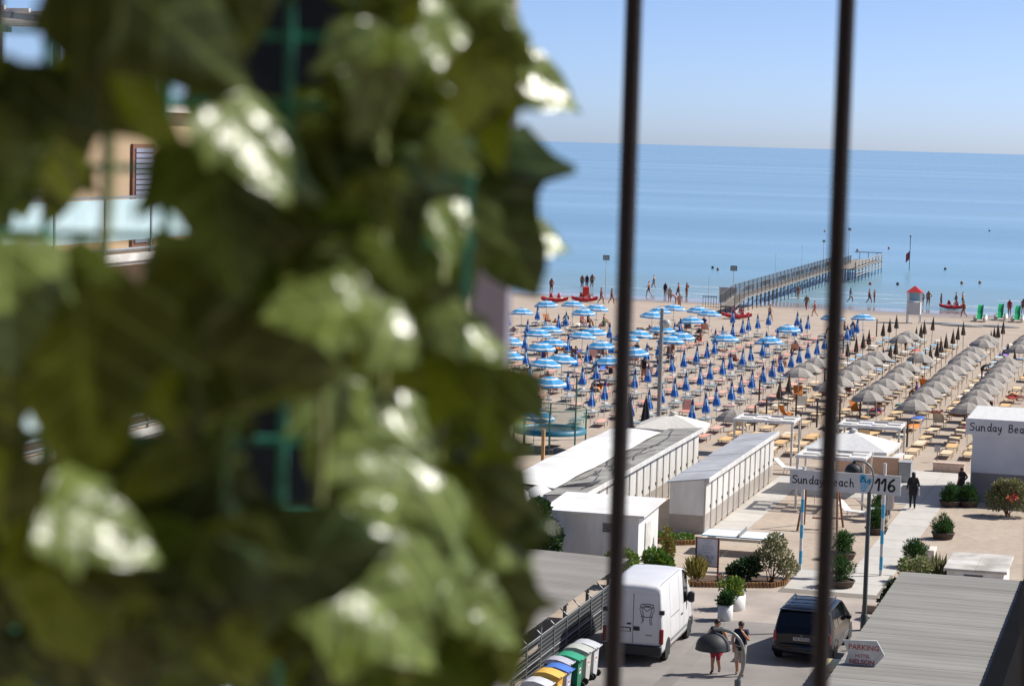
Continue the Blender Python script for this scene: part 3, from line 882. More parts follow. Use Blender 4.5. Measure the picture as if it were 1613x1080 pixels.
for sd in (-1, 1):
    MB().hexa([(sd * .8, -.02, .72), (sd * .93, .04, .72), (sd * .95, .12, .72), (sd * .8, .02, .72), (sd * .83, .02, 1.02), (sd * .92, .08, 1.02), (sd * .93, .2, 1.02), (sd * .83, .1, 1.02)]).build('tail_lamp', redlens, e)
    MB().tube([(sd * .66, .75, 1.74), (sd * .67, .85, 1.8), (sd * .67, 2.5, 1.8), (sd * .66, 2.6, 1.74)], .018, 6).build('roof_rail', darksteel, e)
    MB().box(min(sd * .95, sd * 1.14), max(sd * .95, sd * 1.14), 2.95, 3.08, 1.0, 1.17, bev=.04).build('wing_mirror', plastic, e)
    for y in (.9, 3.9):
        wheel(e, sd * .88, y, .325, sd)
        arch(e, sd * .991, y, .35, sd)
    MB().box(min(sd * .988, sd * 1.0), max(sd * .988, sd * 1.0), 1.3, 3.4, .55, .6).build('side_moulding', rim_m, e)
for y in (1.0, 1.6, 2.2):
    MB().tube([(-.66, y, 1.8), (.66, y, 1.8)], .014, 6).build('roof_bar', darksteel, e)
MB().box(-.02, .02, -.018, .0, .91, .95).build('badge', rim_m, e)
MB().tube([(-.1, .19, 1.17), (.35, .22, 1.23)], .01, 5).build('rear_wiper', plastic, e)

# ---------------------------------------------------------------- wheelie bins
def bin_(label, x, y, bodyc, lidc, rz=0., ht=1.0, wd=.58, sticker=True):
    e = empty('wheelie_bin', (x, y, 0), rz, label, 'bin', 'wheelie bins along the wire fence')
    bm = mat('bin_%s' % bodyc, bodyc, .5, scale=4)
    lm = mat('bin_%s' % lidc, lidc, .5, scale=4)
    h = wd / 2
    d = .68
    # body tapers downwards; front faces +x (the street)
    MB().hexa([(.1, -h + .06, .06), (d, -h + .06, .06), (d, h - .06, .06), (.1, h - .06, .06), (0, -h, ht - .08), (d + .04, -h, ht - .08), (d + .04, h, ht - .08), (0, h, ht - .08)]).build('body', bm, e)
    MB().box(-.02, d + .07, -h - .02, h + .02, ht - .078, ht - .035, bev=.01).build('rim', bm, e)
    b = MB()
    prof = [(-.05, ht - .03), (-.02, ht + .05), (.12, ht + .11), (.35, ht + .12), (.55, ht + .07), (.74, ht + .0), (.80, ht - .02)]
    b.grid([[(px, yy, pz) for px, pz in prof] for yy in (-h - .03, -h + .04, 0, h - .04, h + .03)], smooth=True)
    b.grid([[(px, yy, pz - .02) for px, pz in prof] for yy in (h + .03, h - .04, 0, -h + .04, -h - .03)], smooth=True)
    for yy in (-h - .03, h + .03):
        b.grid([[(px, yy, pz) for px, pz in prof], [(px, yy, ht - .032) for px, pz in prof]], smooth=False)
    lid = b.build('lid', lm, e)
    MB().tube([(.78, -h + .05, ht + .01), (.83, -h + .06, ht), (.83, h - .06, ht), (.78, h - .05, ht + .01)], .016, 6).build('lid_handle', lm, lid)
    for s_ in (-1, 1):
        MB().lathe([(.03, -.03), (.1, -.03), (.1, .03), (.03, .03)], 14, (d + .02, s_ * (h + .0), .1), 0, True, 'Y').build('wheel', tyre_m, e)
    if sticker:
        MB().box(d + .005, d + .03, -.1, .1, .52, .7).build('sticker', white, e)
        s2 = MB().box(d + .031, d + .034, -.07, .07, .6, .66).build('red_mark', mat('red_print', 'a8333a', .6), e)
    return e
bx = -17.85
bin_('white wheelie bin with grey lid at the far end, next to the van', bx + .4, 69.72, 'c9c9cb', 'bfc1c6', wd=.62)
bin_('pale grey wheelie bin between the far white bin and the green bin', bx + .34, 69.0, 'bdbdb5', 'b6bab2', wd=.62)
bin_('green wheelie bin with green lid', bx + .36, 67.85, '1f7a58', '2f9a74', wd=.6)
bin_('dark wheelie bin with pale lilac lid beside the green bin', bx + .2, 67.2, '2f3436', 'b3b3bd', wd=.52, ht=.98, sticker=False)
bin_('wheelie bin with bright blue lid', bx + .42, 66.25, 'a9b2c6', '4a77c9', wd=.55, ht=.98)
bin_('yellow wheelie bin with yellow lid', bx + .36, 65.45, 'd9a53c', 'e0b455', wd=.62, ht=.99)
bin_('white-lidded wheelie bin in front of the yellow bin', bx + .34, 64.25, 'aab0b4', 'c6c8cc', wd=.62, ht=.98)
# yellow container with cream lids under the right carport edge
e = empty('recycling_container', (-8.98, 68.0, 0), 0, 'yellow recycling container with two cream lids beside the parking sign', 'container')
ym = mat('container_yellow', 'b98a2c', .55, scale=3)
cream = mat('cream_plastic', 'ddcf9a', .5, scale=3)
MB().hexa([(-.5, -.4, .1), (.3, -.4, .1), (.3, .6, .1), (-.5, .6, .1), (-.58, -.5, 1.05), (.36, -.5, 1.05), (.36, .7, 1.05), (-.58, .7, 1.05)]).build('body', ym, e)
for k, y0 in enumerate((.0,)):
    for j in (0, 1):
        b = MB()
        b.grid([[(-.62 + 1.02 * t, -.52 + 1.24 * u, 1.45 - .17 * j + .1 * math.sin(math.pi * u) - .1 * j * u) for t in [i / 4 for i in range(5)]] for u in [i / 6 for i in range(7)]])
        b.box(-.62, .4, -.54, -.5, 1.35 - .17 * j, 1.46 - .17 * j)
        b.build('lid', cream, e)
MB().box(-.55, .33, -.45, .65, 1.052, 1.24).build('neck', plastic, e)
for s_ in (-.35, .15): MB().lathe([(.03, -.03), (.1, -.03), (.1, .03), (.03, .03)], 12, (s_, -.4, .1), 0, True, 'X').build('wheel', tyre_m, e)

# ---------------------------------------------------------------- lamps and small signs
lampm = mat('lamp_grey', '2e3031', .6, var=.2, spec=.4)
polem = mat('lamp_pole_green', '4a5352', .45, var=.2, scale=3)
def lamp(label, x, y, h, dome, reach, loc_pole=True):
    e = empty('street_lamp', (x, y, 0), 0, label, 'street lamp', 'street lamps with dome shades')
    top = h
    MB().tube([(0, 0, 0), (0, 0, top - 1.05)], [.085, .07], 10).build('pole', polem, e)
    MB().lathe([(.13, 0.002), (.13, .5), (.09, .58)], 10).build('pole_base', polem, e)
    pts = [(0, 0, top - 1.06), (.1, 0, top - .8), (.12, 0, top - .5), (.02, 0, top - .2), (-.2, 0, top - .03), (-reach, 0, top)]
    P = []
    for i in range(len(pts) - 1):
        p0, p1, p2, p3 = [Vector(pts[max(0, min(len(pts) - 1, i + d))]) for d in (-1, 0, 1, 2)]
        for t in (0, .33, .66):
            P.append(.5 * ((2 * p1) + (p2 - p0) * t + (2 * p0 - 5 * p1 + 4 * p2 - p3) * t * t + (3 * p1 - p0 - 3 * p2 + p3) * t ** 3))
    P.append(Vector(pts[-1]))
    MB().tube(P, .035, 8).build('curved_arm', mat('arm_steel', '7b7f7c', .4, metal=.3), e)
    d = MB().lathe([(.02, .02), (.05, -.05)] + [(dome * math.sin(a), -.08 - dome * .9 * (1 - math.cos(a))) for a in [math.pi / 2 * k / 8 for k in range(1, 9)]] + [(dome * 1.03, -.1 - dome * .92), (dome * .9, -.1 - dome * .9), (.1, -.3)], 20, (-reach, 0, top)).build('dome_shade', lampm, e)
    MB().lathe([(.0, -.35), (.08, -.3), (.09, -.22), (0, -.2)], 10, (-reach, 0, top), cap=False).build('bulb', mat('opal_glass', 'cfcfc8', .3), d)
    return e
lamp('street lamp with dark dome shade standing in front of the name sign', -9.83, 80.3, 5.86, .31, .56)
o = lamp('nearer street lamp whose dark dome hangs before the two walking people', -8.55, 48.5, 6.3, .37, .56)
# parking arrow sign
e = empty('parking_sign', (-7.75, 63, 0), 0, 'white arrow-shaped parking sign with red lettering pointing right', 'sign')
b = MB()
out = [(-.5, 3.23), (.4, 3.28), (.62, 2.9), (.36, 2.58), (-.47, 2.56), (-.36, 2.9)]
b.face([(x, -.02, z) for x, z in out]); b.face([(x, .02, z) for x, z in out][::-1])
b.grid([[(x, -.02, z) for x, z in out + out[:1]], [(x, .02, z) for x, z in out + out[:1]]], smooth=False)
board = b.build('board', mat('parking_board', 'd2cfc9', .6, c2='bcb8b2', scale=3), e)
b = MB()
cen = (.05, 2.92)
out2 = [(cen[0] + (x - cen[0]) * 1.0, cen[1] + (z - cen[1]) * 1.0) for x, z in out]
b.tube([(x, -.005, z + .012) for x, z in out[:3]], .018, 6); b.build('white_edge', white, board)
MB().tube([(.03, .045, 0), (.03, .045, 2.56)], .03, 8).build('post', white2, e)
MB().tube([(.03, .045, 2.562), (.03, .045, 3.1)], .025, 8).build('bracket', white2, e)
redp = mat('red_lettering', '9c3b33', .7, c2='b8675c', scale=40)
def type_text(body, x, z, y, size, parent, m_, bold=.0, name='lettering'):
    cu = bpy.data.curves.new(name, 'FONT')
    cu.body = body; cu.size = size; cu.align_x = 'CENTER'; cu.offset = bold; cu.extrude = .001; cu.resolution_u = 2
    t = bpy.data.objects.new(name, cu)
    col.objects.link(t)
    dg = bpy.context.evaluated_depsgraph_get()
    me = bpy.data.meshes.new_from_object(t.evaluated_get(dg))
    bpy.data.objects.remove(t)
    me.materials.clear(); me.materials.append(m_)
    o = bpy.data.objects.new(name, me); col.objects.link(o)
    o.parent = parent; o.location = (x, y, z); o.rotation_euler = (R(90), 0, 0)
    return o
type_text('PARKING', .06, 3.02, -.024, .2, e, redp, .004)
type_text('HOTEL', .04, 2.81, -.024, .13, e, redp, .003)
type_text('NELSON', .02, 2.63, -.024, .18, e, redp, .006)

# notice board
e = empty('notice_board', (-16.72, 87.2, 0), 0, 'framed notice board with printed rules and icons on two posts', 'notice board')
MB().box(-.4, .4, -.02, .02, .56, 1.62).build('panel', mat('notice_panel', 'dcdbe0', .6, c2='d4d3d8', scale=2), e)
fm = mat('brown_frame_wood', '6b4a3a', .7)
for x in (-.43, .43): MB().box(x - .03, x + .03, -.04, .04, 0, 1.66).build('post', fm, e)
for z in (.545, 1.635): MB().box(-.4, .4, -.035, .035, z - .02, z + .015).build('frame_rail', fm, e)
for k, (z, wl) in enumerate(((1.54, .36), (1.43, .2), (1.34, .42), (1.26, .46), (1.18, .44), (1.08, .3))):
    MB().box(-wl / 2, wl / 2, -.024, -.021, z - .012, z + .012).build('printed_line', mat('notice_print', '8a8890', .7, c2='b9b8be', scale=60), e)
for k, (x, z) in enumerate(((-.22, .9), (.0, .9), (.2, .9), (-.15, .73), (.1, .73))):
    b = MB()
    ribbon(b, [(x + .075 * math.cos(a), z + .075 * math.sin(a)) for a in [2 * math.pi * i / 10 for i in range(11)]], .014, lambda u, v: (u, -.0225, v))
    b.face([(x + .03 * math.cos(a), -.0225, z + .03 * math.sin(a)) for a in [2 * math.pi * i / 6 for i in range(6)]])
    b.build('printed_icon', mat('notice_icon', '56606c', .7) if k % 2 else mat('notice_icon_blue', '4f7f9d', .7), e)

# table tennis table
e = empty('table_tennis_table', (-16.55, 93.8, 0), R(.5), 'white table tennis table with blue edges in front of pale-roofed cabins', 'table')
for x0, x1 in ((-1.55, -.02), (.02, 1.55)):
    t = MB().box(x0, x1, -.82, .82, .74, .775).build('table_top', canvas, e)
    b = MB(); b.box(x0, x1, -.85, -.822, .735, .778); b.box(x0, x1, .822, .85, .735, .778)
    b.box(x0 - .0, x0 + .012, -.82, .82, .776, .779) if x0 < -1 else b.box(x1 - .03, x1, -.82, .82, .776, .779)
    b.build('blue_edge', blue, t)
MB().box(-.012, .012, -.98, .98, .779, .93).build('net', mat('net_grey', '74797c', .8), e)
MB().box(-1.35, -1.2, -.55, .55, .003, .738).build('leg', wallgrey, e)
MB().box(1.2, 1.35, -.55, .55, .003, .738).build('leg', wallgrey, e)
MB().box(-1.2, 1.2, -.04, .04, .45, .55).build('stretcher', wallgrey, e)

# timber swing frame
e = empty('swing_frame', (-14.45, 101.2, 0), 0, 'timber A-frame swing behind the name sign', 'swing')
for x in (-.75, .75):
    for y in (-1, 1):
        MB().tube([(x * 1.15, y * .95, 0), (x * .9, 0, 2.15)], .05, 6).build('leg', wood, e)
MB().tube([(-.95, 0, 2.15), (.95, 0, 2.15)], .055, 6).build('top_beam', wood, e)
for x in (-.3, .3): MB().tube([(x, 0, 2.1), (x, 0, .5)], .012, 5).build('rope', mat('rope', '9b8a6a', .9), e)
MB().box(-.36, .36, -.12, .12, .46, .5).build('seat', wood, e)
# benches of white plastic near the swing
def lounger_chair(label, x, y, rz):
    e = empty('plastic_lounger', (x, y, 0), rz, label, 'lounger', 'white plastic loungers by the pergola')
    MB().box(-.3, .3, -.6, .45, .34, .38, bev=.01).build('seat', white, e)
    MB().hexa([(-.3, .46, .36), (.3, .46, .36), (.3, .5, .34), (-.3, .5, .34), (-.3, .95, .78), (.3, .95, .78), (.3, .99, .76), (-.3, .99, .76)]).build('backrest', white, e)
    for sx in (-.26, .26):
        for sy in (-.5, .35): MB().tube([(sx, sy, .34), (sx * 1.1, sy * 1.2, 0)], .02, 5).build('leg', white, e)
lounger_chair('white plastic lounger beside the timber swing', -13.3, 104.6, R(70))
lounger_chair('white plastic lounger farther back by the path edge', -12.6, 106.0, R(120))
lounger_chair('white plastic lounger behind the pale-roofed cabins', -18.3, 117.6, R(80))
b = MB()
e = empty('wooden_deckchair', (-21.6, 118.2, 0), R(-60), 'tilted timber sunbed leaning behind the pale-roofed cabins', 'sunbed')
for x in (-.3, .3): MB().hexa([(x - .03, -.9, .12), (x + .03, -.9, .12), (x + .03, .9, .9), (x - .03, .9, .9), (x - .03, -.9, .2), (x + .03, -.9, .2), (x + .03, .9, .98), (x - .03, .9, .98)]).build('rail', wood, e)
for k in range(8): MB().hexa([(-.27, -.85 + .22 * k, .18 + .095 * k), (.27, -.85 + .22 * k, .18 + .095 * k), (.27, -.7 + .22 * k, .245 + .095 * k), (-.27, -.7 + .22 * k, .245 + .095 * k), (-.27, -.85 + .22 * k, .2 + .095 * k), (.27, -.85 + .22 * k, .2 + .095 * k), (.27, -.7 + .22 * k, .265 + .095 * k), (-.27, -.7 + .22 * k, .265 + .095 * k)]).build('slat', mat('pale_timber', 'c79a5e', .7), e)
MB().tube([(-.28, .6, .8), (-.28, 1.0, 0)], .025, 5).tube([(.28, .6, .8), (.28, 1.0, 0)], .025, 5).build('prop', wood, e)
# ---------------------------------------------------------------- parasols and sunbeds on the beach
pb = translucent(mat('parasol_blue', '3ea2da', .75, c2='3394cf', scale=3), '5cb6ea', .28)
pw = translucent(mat('parasol_white', 'e0e4e6', .75, scale=3), 'dfe6ea', .2)
pd = mat('parasol_dark_blue', '3274c6', .8, c2='2862b2', scale=4)
pn = mat('parasol_navy', '28487e', .8, c2='203c6c', scale=4)
pl = mat('parasol_pale_blue', 'a9c6de', .8, c2='8fb2d2', scale=4)
pg = translucent(mat('parasol_grey', '9f9991', .8, c2='948e86', scale=2), 'a09a90', .1)
pk = mat('parasol_taupe', '54483c', .85, c2='453a30', scale=5)
pole_w = mat('parasol_pole', 'c9c9c6', .45, metal=.2)
pole_d = mat('parasol_pole_dark', '4a4039', .7)
shelf_m = mat('shelf_plastic', 'cfd3d6', .5)
def open_canopy(prof, scal, mats_of):
    b = MB(); rows = []
    N = 16
    for (r_, z) in prof:
        row = []
        for j in range(N):
            a = 2 * math.pi * j / N
            rr = r_ * (1 if j % 2 == 0 else .965)
            row.append((rr * math.cos(a), rr * math.sin(a), z - (scal * (r_ / prof[-1][0]) if j % 2 else 0)))
        rows.append(row)
    b.grid(rows, close=True, smooth=False, mifun=lambda i, j: mats_of[i])
    return b
def make_open(kind):
    e = empty('beach_parasol', (0, 0, 0))
    if kind == 'blue':
        prof = [(.02, 2.33), (.40, 2.25), (.57, 2.18), (.95, 1.96), (1.06, 1.88), (1.08, 1.76)]
        open_canopy(prof, .03, [0, 1, 0, 1, 0]).build('canopy', [pb, pw], e)
        MB().lathe([(.0, 2.42), (.02, 2.33)], 6, cap=False).build('finial', pw, e)
        MB().lathe([(.03, .86), (.22, .88), (.22, .91), (.03, .92)], 10).build('shelf', shelf_m, e)
    else:
        prof = [(.02, 2.4), (.25, 2.36), (.55, 2.24), (.82, 2.06), (1.02, 1.86), (1.03, 1.80)]
        open_canopy(prof, .05, [0] * 5).build('canopy', [pg], e)
        MB().lathe([(.0, 2.5), (.015, 2.4)], 6, cap=False).build('finial', pole_w, e)
    MB().tube([(0, 0, 0), (0, 0, 2.4)], .022, 6).build('pole', pole_w, e)
    return e
def make_closed(kind):
    e = empty('beach_parasol', (0, 0, 0))
    N = 12
    prof = ([(.02, 2.32), (.06, 2.15), (.1, 1.95), (.13, 1.72), (.17, 1.52), (.235, 1.3), (.255, 1.16), (.2, 1.06)] if kind == 'blue' else
            [(.015, 2.34), (.05, 2.15), (.1, 1.9), (.15, 1.6), (.19, 1.38), (.2, 1.26), (.15, 1.18)])
    b = MB()
    rows = [[((r_ * (1 if j % 2 else .68)) * math.cos(2 * math.pi * j / N + i * .1), (r_ * (1 if j % 2 else .68)) * math.sin(2 * math.pi * j / N + i * .1), z) for j in range(N)] for i, (r_, z) in enumerate(prof)]
    if kind == 'blue':
        b.grid(rows, close=True, smooth=False, mifun=lambda i, j: [2, 2, 1, 1 if j % 3 else 0, 0, 0, 1][i]); b.face(rows[-1])
        b.build('folded_canopy', [pd, pl, pn], e)
        MB().lathe([(.03, .84), (.22, .86), (.22, .89), (.03, .9)], 10).build('shelf', shelf_m, e)
        MB().tube([(0, 0, 0), (0, 0, 2.4)], .022, 6).build('pole', pole_w, e)
    else:
        b.grid(rows, close=True, smooth=False); b.face(rows[-1])
        b.build('folded_canopy', [pk], e)
        MB().tube([(0, 0, 0), (0, 0, 2.4)], .022, 6).build('pole', pole_d, e)
    return e
def make_bed(cloth, framec, back):
    e = empty('sunbed', (0, 0, 0))
    b = MB()
    for x in (-.3, .3):
        b.box(x - .02, x + .02, -.95, .4 if back else .95, .27, .31)
        for y in (-.6, .35):
            b.box(x - .018, x + .018, y - .02, y + .02, 0, .27)
    b.box(-.28, .28, -.96, -.92, .275, .305)
    if not back: b.box(-.28, .28, .92, .96, .275, .305)
    else:
        for x in (-.3, .3):
            b.hexa([(x - .02, .4, .27), (x + .02, .4, .27), (x + .02, .44, .27), (x - .02, .44, .27), (x - .02, .8, .86), (x + .02, .8, .86), (x + .02, .84, .84), (x - .02, .84, .84)])
    b.build('frame', framec, e)
    b = MB()
    if back:
        b.grid([[(x, y, z) for x in (-.275, .275)] for y, z in ((-.9, .315), (-.3, .295), (.38, .315), (.6, .62), (.8, .9))], smooth=False)
        b.grid([[(x, y, z - .012) for x in (.275, -.275)] for y, z in ((-.9, .315), (-.3, .295), (.38, .315), (.6, .62), (.8, .9))], smooth=False)
    else:
        b.grid([[(x, y, z) for x in (-.275, .275)] for y, z in ((-.9, .315), (-.3, .30), (.38, .315), (.9, .315))], smooth=False)
        b.grid([[(x, y, z - .012) for x in (.275, -.275)] for y, z in ((-.9, .315), (-.3, .30), (.38, .315), (.9, .315))], smooth=False)
    b.build('sling', cloth, e)
    return e
fr_grey = mat('sunbed_frame_alu', '8f9496', .4, metal=.5)
fr_wood = mat('sunbed_frame_wood', 'a98a62', .7)
def cl(h): return mat('sling_' + h, h, .8, var=.15, scale=5)
protos = {}
def proto(key, fn):
    if key not in protos:
        protos[key] = [fn(), None, False]
        protos[key][1] = kids_of(protos[key][0])
    return protos[key]
def place(key, fn, x, y, rz, label, cat, group):
    p = proto(key, fn)
    if not p[2]:
        o = p[0]; p[2] = True
    else:
        o = copy_tree(p[0], p[1])
    o.location = (x, y, gz(y)); o.rotation_euler = (rb.uniform(-.05, .05), rb.uniform(-.05, .05), rz) if cat == 'parasol' else (0, 0, rz)
    return tag(o, label, cat, group)
BEDS = []
def bed(key, fn, x, y, rz, label, group):
    BEDS.append((key, fn, x, y, rz, label, group))
def in_view(x, y, z=1.2, margin=40):
    d = Vector((x, y, z - CAM_Z)); k = d.dot(fwd)
    px = 806 + 3700 * d.dot(rt) / k
    return 770 < px < 1613 + margin
rb = random.Random(21)
# blue field: files run towards the sea, 3.45 m apart, places 3.85 m apart
OPEN_B = {(5, 11), (5, 12), (5, 8), (5, 9), (5, 6), (4, 5), (4, 6), (4, 9), (3, 6), (3, 2), (4, 12), (4, 11), (3, 8), (3, 12), (3, 11), (2, 12), (1, 12), (6, 12), (6, 9), (6, 7), (6, 11), (7, 11)}
SALMON, GREYB = ['d69a86', 'd69a86', 'cf8d7a', 'dba894'], ['8f9a98', 'a8a79f', 'd3a392', '9ea39e']
OPEN_AT = []
def blue_spot(x, y, is_open, where, tip=''):
    k = 'open' if is_open else 'folded'
    adj = 'open striped blue' if is_open else 'folded blue'
    place('b' + k, (lambda: make_open('blue')) if is_open else (lambda: make_closed('blue')), x + rb.uniform(-.1, .1), y + rb.uniform(-.12, .12), rb.uniform(-.4, .4) if is_open else rb.uniform(0, 6),
          '%s parasol, %s' % (adj, where), 'parasol', k + ' blue parasols on the beach')
    if is_open: OPEN_AT.append((x, y, where))
    for s_, nm in ((1, 'right-hand'), (-1, 'left-hand')):
        if rb.random() < .08: continue
        c = rb.choice(SALMON if s_ > 0 else GREYB)
        back = rb.random() < (.3 if is_open else .04)
        bed('bed%s%d' % (c, back), lambda c=c, back=back: make_bed(cl(c), fr_grey, back), x + s_ * (.78 + rb.uniform(-.08, .08)), y + rb.uniform(-.25, .25), rb.uniform(-.08, .08) + (math.pi if rb.random() < .5 else 0),
              '%s sunbed by %s blue parasol, %s' % (nm, k, where), 'sunbeds of the blue parasol field')
for c in range(0, 10):
    x = -25.9 - 3.45 * c
    for r_ in range(0, 13):
        y = 129.2 + 3.85 * r_
        if c == 2 and r_ == 0 or not in_view(x, y): continue
        blue_spot(x, y, (c, r_) in OPEN_B, '%s from street in %s file from right' % (ordinal(r_), ordinal(c)))
blue_spot(-32.5, 119.8, True, 'inside the netted trampoline corner')
# looser rear block nearer the sea (file offset in m, place, open)
REAR = [(8.0, 16.3, 1), (8.2, 19.1, 1), (7.6, 19.5, 1), (6.7, 17.2, 1), (6.8, 18.7, 1), (5.0, 17.3, 1), (5.1, 18.7, 1), (5.0, 19.8, 1), (4.3, 19.5, 1), (3.8, 18.5, 1), (3.7, 16.2, 1), (3.8, 13.4, 1),
        (1.2, 15.2, 1), (.1, 19.6, 1), (.8, 19.2, 1), (3.3, 19.1, 0), (2.5, 16.2, 0), (2.5, 17.2, 0), (2.4, 17.9, 0), (2.5, 14.1, 0), (2.5, 15.1, 0), (6.8, 16.0, 0), (6.7, 15.0, 0), (6.7, 14.1, 0), (6.9, 13.2, 0),
        (7.9, 17.3, 0), (2.4, 19.0, 0), (1.7, 19.2, 0), (1.3, 18.3, 0), (1.3, 17.3, 0), (1.2, 16.2, 0), (-.05, 15.9, 0), (0, 17.1, 0), (0, 18.0, 0), (1.2, 14.0, 0), (1.25, 13.1, 0), (2.45, 13.1, 0),
        (3.75, 14.4, 0), (3.75, 15.3, 0), (5.0, 13.4, 0), (5.0, 14.5, 0), (8.0, 14.0, 0), (8.0, 15.2, 0), (0, 13.3, 0), (0, 14.6, 0)]
REAR.sort()
FILES = [0, 1.25, 2.45, 3.75, 5, 6.8, 8]
fidx = lambda c: min(range(7), key=lambda i: abs(FILES[i] - c))
for (c, r_, op) in REAR:
    same = sorted(q[1] + q[0] * .001 for q in REAR if fidx(q[0]) == fidx(c))
    blue_spot(-25.9 - 3.45 * c, 129.2 + 3.85 * r_, op, 'rear block, %s from street in %s file from right' % (ordinal(same.index(r_ + c * .001)), ordinal(fidx(c))))
# grey field
OPEN_G = {(2, 1), (2, 2), (2, 3), (2, 4), (2, 5), (2, 6), (4, 4), (4, 5), (4, 6), (3, 2), (3, 3), (3, 4), (3, 5), (3, 6), (3, 7), (3, 8), (2, 8), (3, 12), (3, 13), (1, 12), (1, 13), (0, 11), (0, 12), (0, 14), (0, 13)} | {(1, r_) for r_ in range(0, 11)} | {(0, r_) for r_ in range(0, 9)} | {(-1, r_) for r_ in range(11, 15)}
SHUT_G = {(4, 2), (4, 3), (4, 10), (4, 11), (4, 12), (4, 13), (4, 15.3), (4, 16.4), (4, 17.6), (3, 11), (3, 10), (3, 9), (3, 17.6), (3, 16.4), (3, 15.3), (3, 14.3), (2, 16.6), (2, 15.3), (2, 14.2), (2, 13), (2, 12), (2, 11), (2, 10), (2, 9), (1, 17.5), (1, 16.4), (1, 15.3), (1, 14.2), (0, 10), (2, 7)}
BARE_G = {(4, 0), (4, 1), (3, 0), (3, 1), (2, 0), (2, -1), (4, 7), (3, -.6), (1, -.7), (4.8, 3.9), (4.75, 13.5), (4.75, 18.9), (3.6, 1.9), (2.45, 2.7), (2.7, 1.8), (.3, 2.3)}
STAKES = set()
WARM, COOL = ['d2b68c', 'dcc8a6', 'd9b27a', 'e0d3ba', 'd6bd96'], ['9fc0d2', 'd9d6cc', 'b9ccd2', '8fb6cf']
for (c, r_) in sorted(OPEN_G | SHUT_G | BARE_G):
    x, y = -11.1 - 3.04 * c, 134.5 + 3.95 * r_
    if not in_view(x, y, 1.2, 60): continue
    where = '%s from street in %s file from the right' % (ordinal(int(r_) + 1), ordinal(int(c) + 1))
    if (c, r_) in BARE_G:
        where = where + ('' if c == int(c) else ' side gap')
        o = MB().tube([(0, 0, 0), (0, 0, 1.55)], .055, 6).build('parasol_stake', pole_d)
        o.location = (x, y, 0)
        if where in STAKES:
            bpy.data.objects.remove(o); continue
        STAKES.add(where)
        tag(o, 'bare dark parasol stake, %s' % where, 'stake', 'bare parasol stakes')
        nm = 'bare stake'
        if c != int(c): continue
    else:
        op = (c, r_) in OPEN_G
        nm = 'open grey parasol' if op else 'folded dark parasol'
        place('g%d' % op, (lambda: make_open('grey')) if op else (lambda: make_closed('grey')), x + rb.uniform(-.05, .05), y + rb.uniform(-.06, .06), rb.uniform(0, 6), '%s, %s' % (nm.replace('dark', 'dark taupe'), where), 'parasol', nm + 's on the beach')
    for s_, hn in ((1, 'right-hand'), (-1, 'left-hand')):
        cc = rb.choice(COOL if r_ > 9 and rb.random() < .75 else WARM)
        back = rb.random() < .05
        bed('gbed%s%d' % (cc, back), lambda cc=cc, back=back: make_bed(cl(cc), fr_wood, back), x + s_ * (.72 + rb.uniform(-.05, .05)), y + rb.uniform(-.2, .2), math.pi * rb.randint(0, 1) + rb.uniform(-.05, .05),
              '%s sunbed at the %s, %s' % (hn, nm, where), 'sunbeds of the grey parasol field')
# extra empty rows of wooden sunbeds in front of the grey field
for c in range(0, 5):
    for r_ in (-3, -2, -1):
        if (c == 4 and r_ == -3) or (c == 2 and r_ == -1): continue
        x, y = -11.0 - 3.04 * c, 134.2 + 3.0 * r_
        if c == 0 and r_ == -3: continue
        for s_, hn in ((1, 'right-hand'), (-1, 'left-hand')):
            cc = rb.choice(WARM)
            bed('gbed%s0' % cc, lambda cc=cc: make_bed(cl(cc), fr_wood, False), x + s_ * .6, y, rb.uniform(-.06, .06), '%s wooden sunbed of the %s pair, front row %s towards the bar' % (hn, ordinal(c), ordinal(-r_ - 1)), 'sunbeds of the grey parasol field')

# the 290 nearest sunbeds are things of their own, the far rest reads as one mass
BEDS.sort(key=lambda q: q[2] ** 2 + q[3] ** 2)
for key, fn, x, y, rz, label, group in BEDS[:290]:
    place(key, fn, x, y, rz, label, 'sunbed', group)
far = {}
verts, faces, mis, fmats = [], [], [], []
for key, fn, x, y, rz, label, group in BEDS[290:]:
    if not protos.get(key):
        key = [k for k in protos if k.startswith(key[:3])][0]
    T = Matrix.Translation((x, y, gz(y))) @ Matrix.Rotation(rz, 4, 'Z')
    for ch in protos[key][1][protos[key][0].name]:
        k0 = len(verts)
        verts += [tuple(T @ v.co) for v in ch.data.vertices]
        m_ = ch.data.materials[0]
        if m_ not in fmats: fmats.append(m_)
        for p in ch.data.polygons:
            faces.append(tuple(k0 + i for i in p.vertices)); mis.append(fmats.index(m_))
b = MB(); b.v, b.f, b.mi, b.sm = verts, faces, mis, [False] * len(faces)
tag(b.build('far_sunbeds', fmats), 'far rows of salmon and pale blue sunbeds nearest the sea', 'sunbeds', kind='stuff')

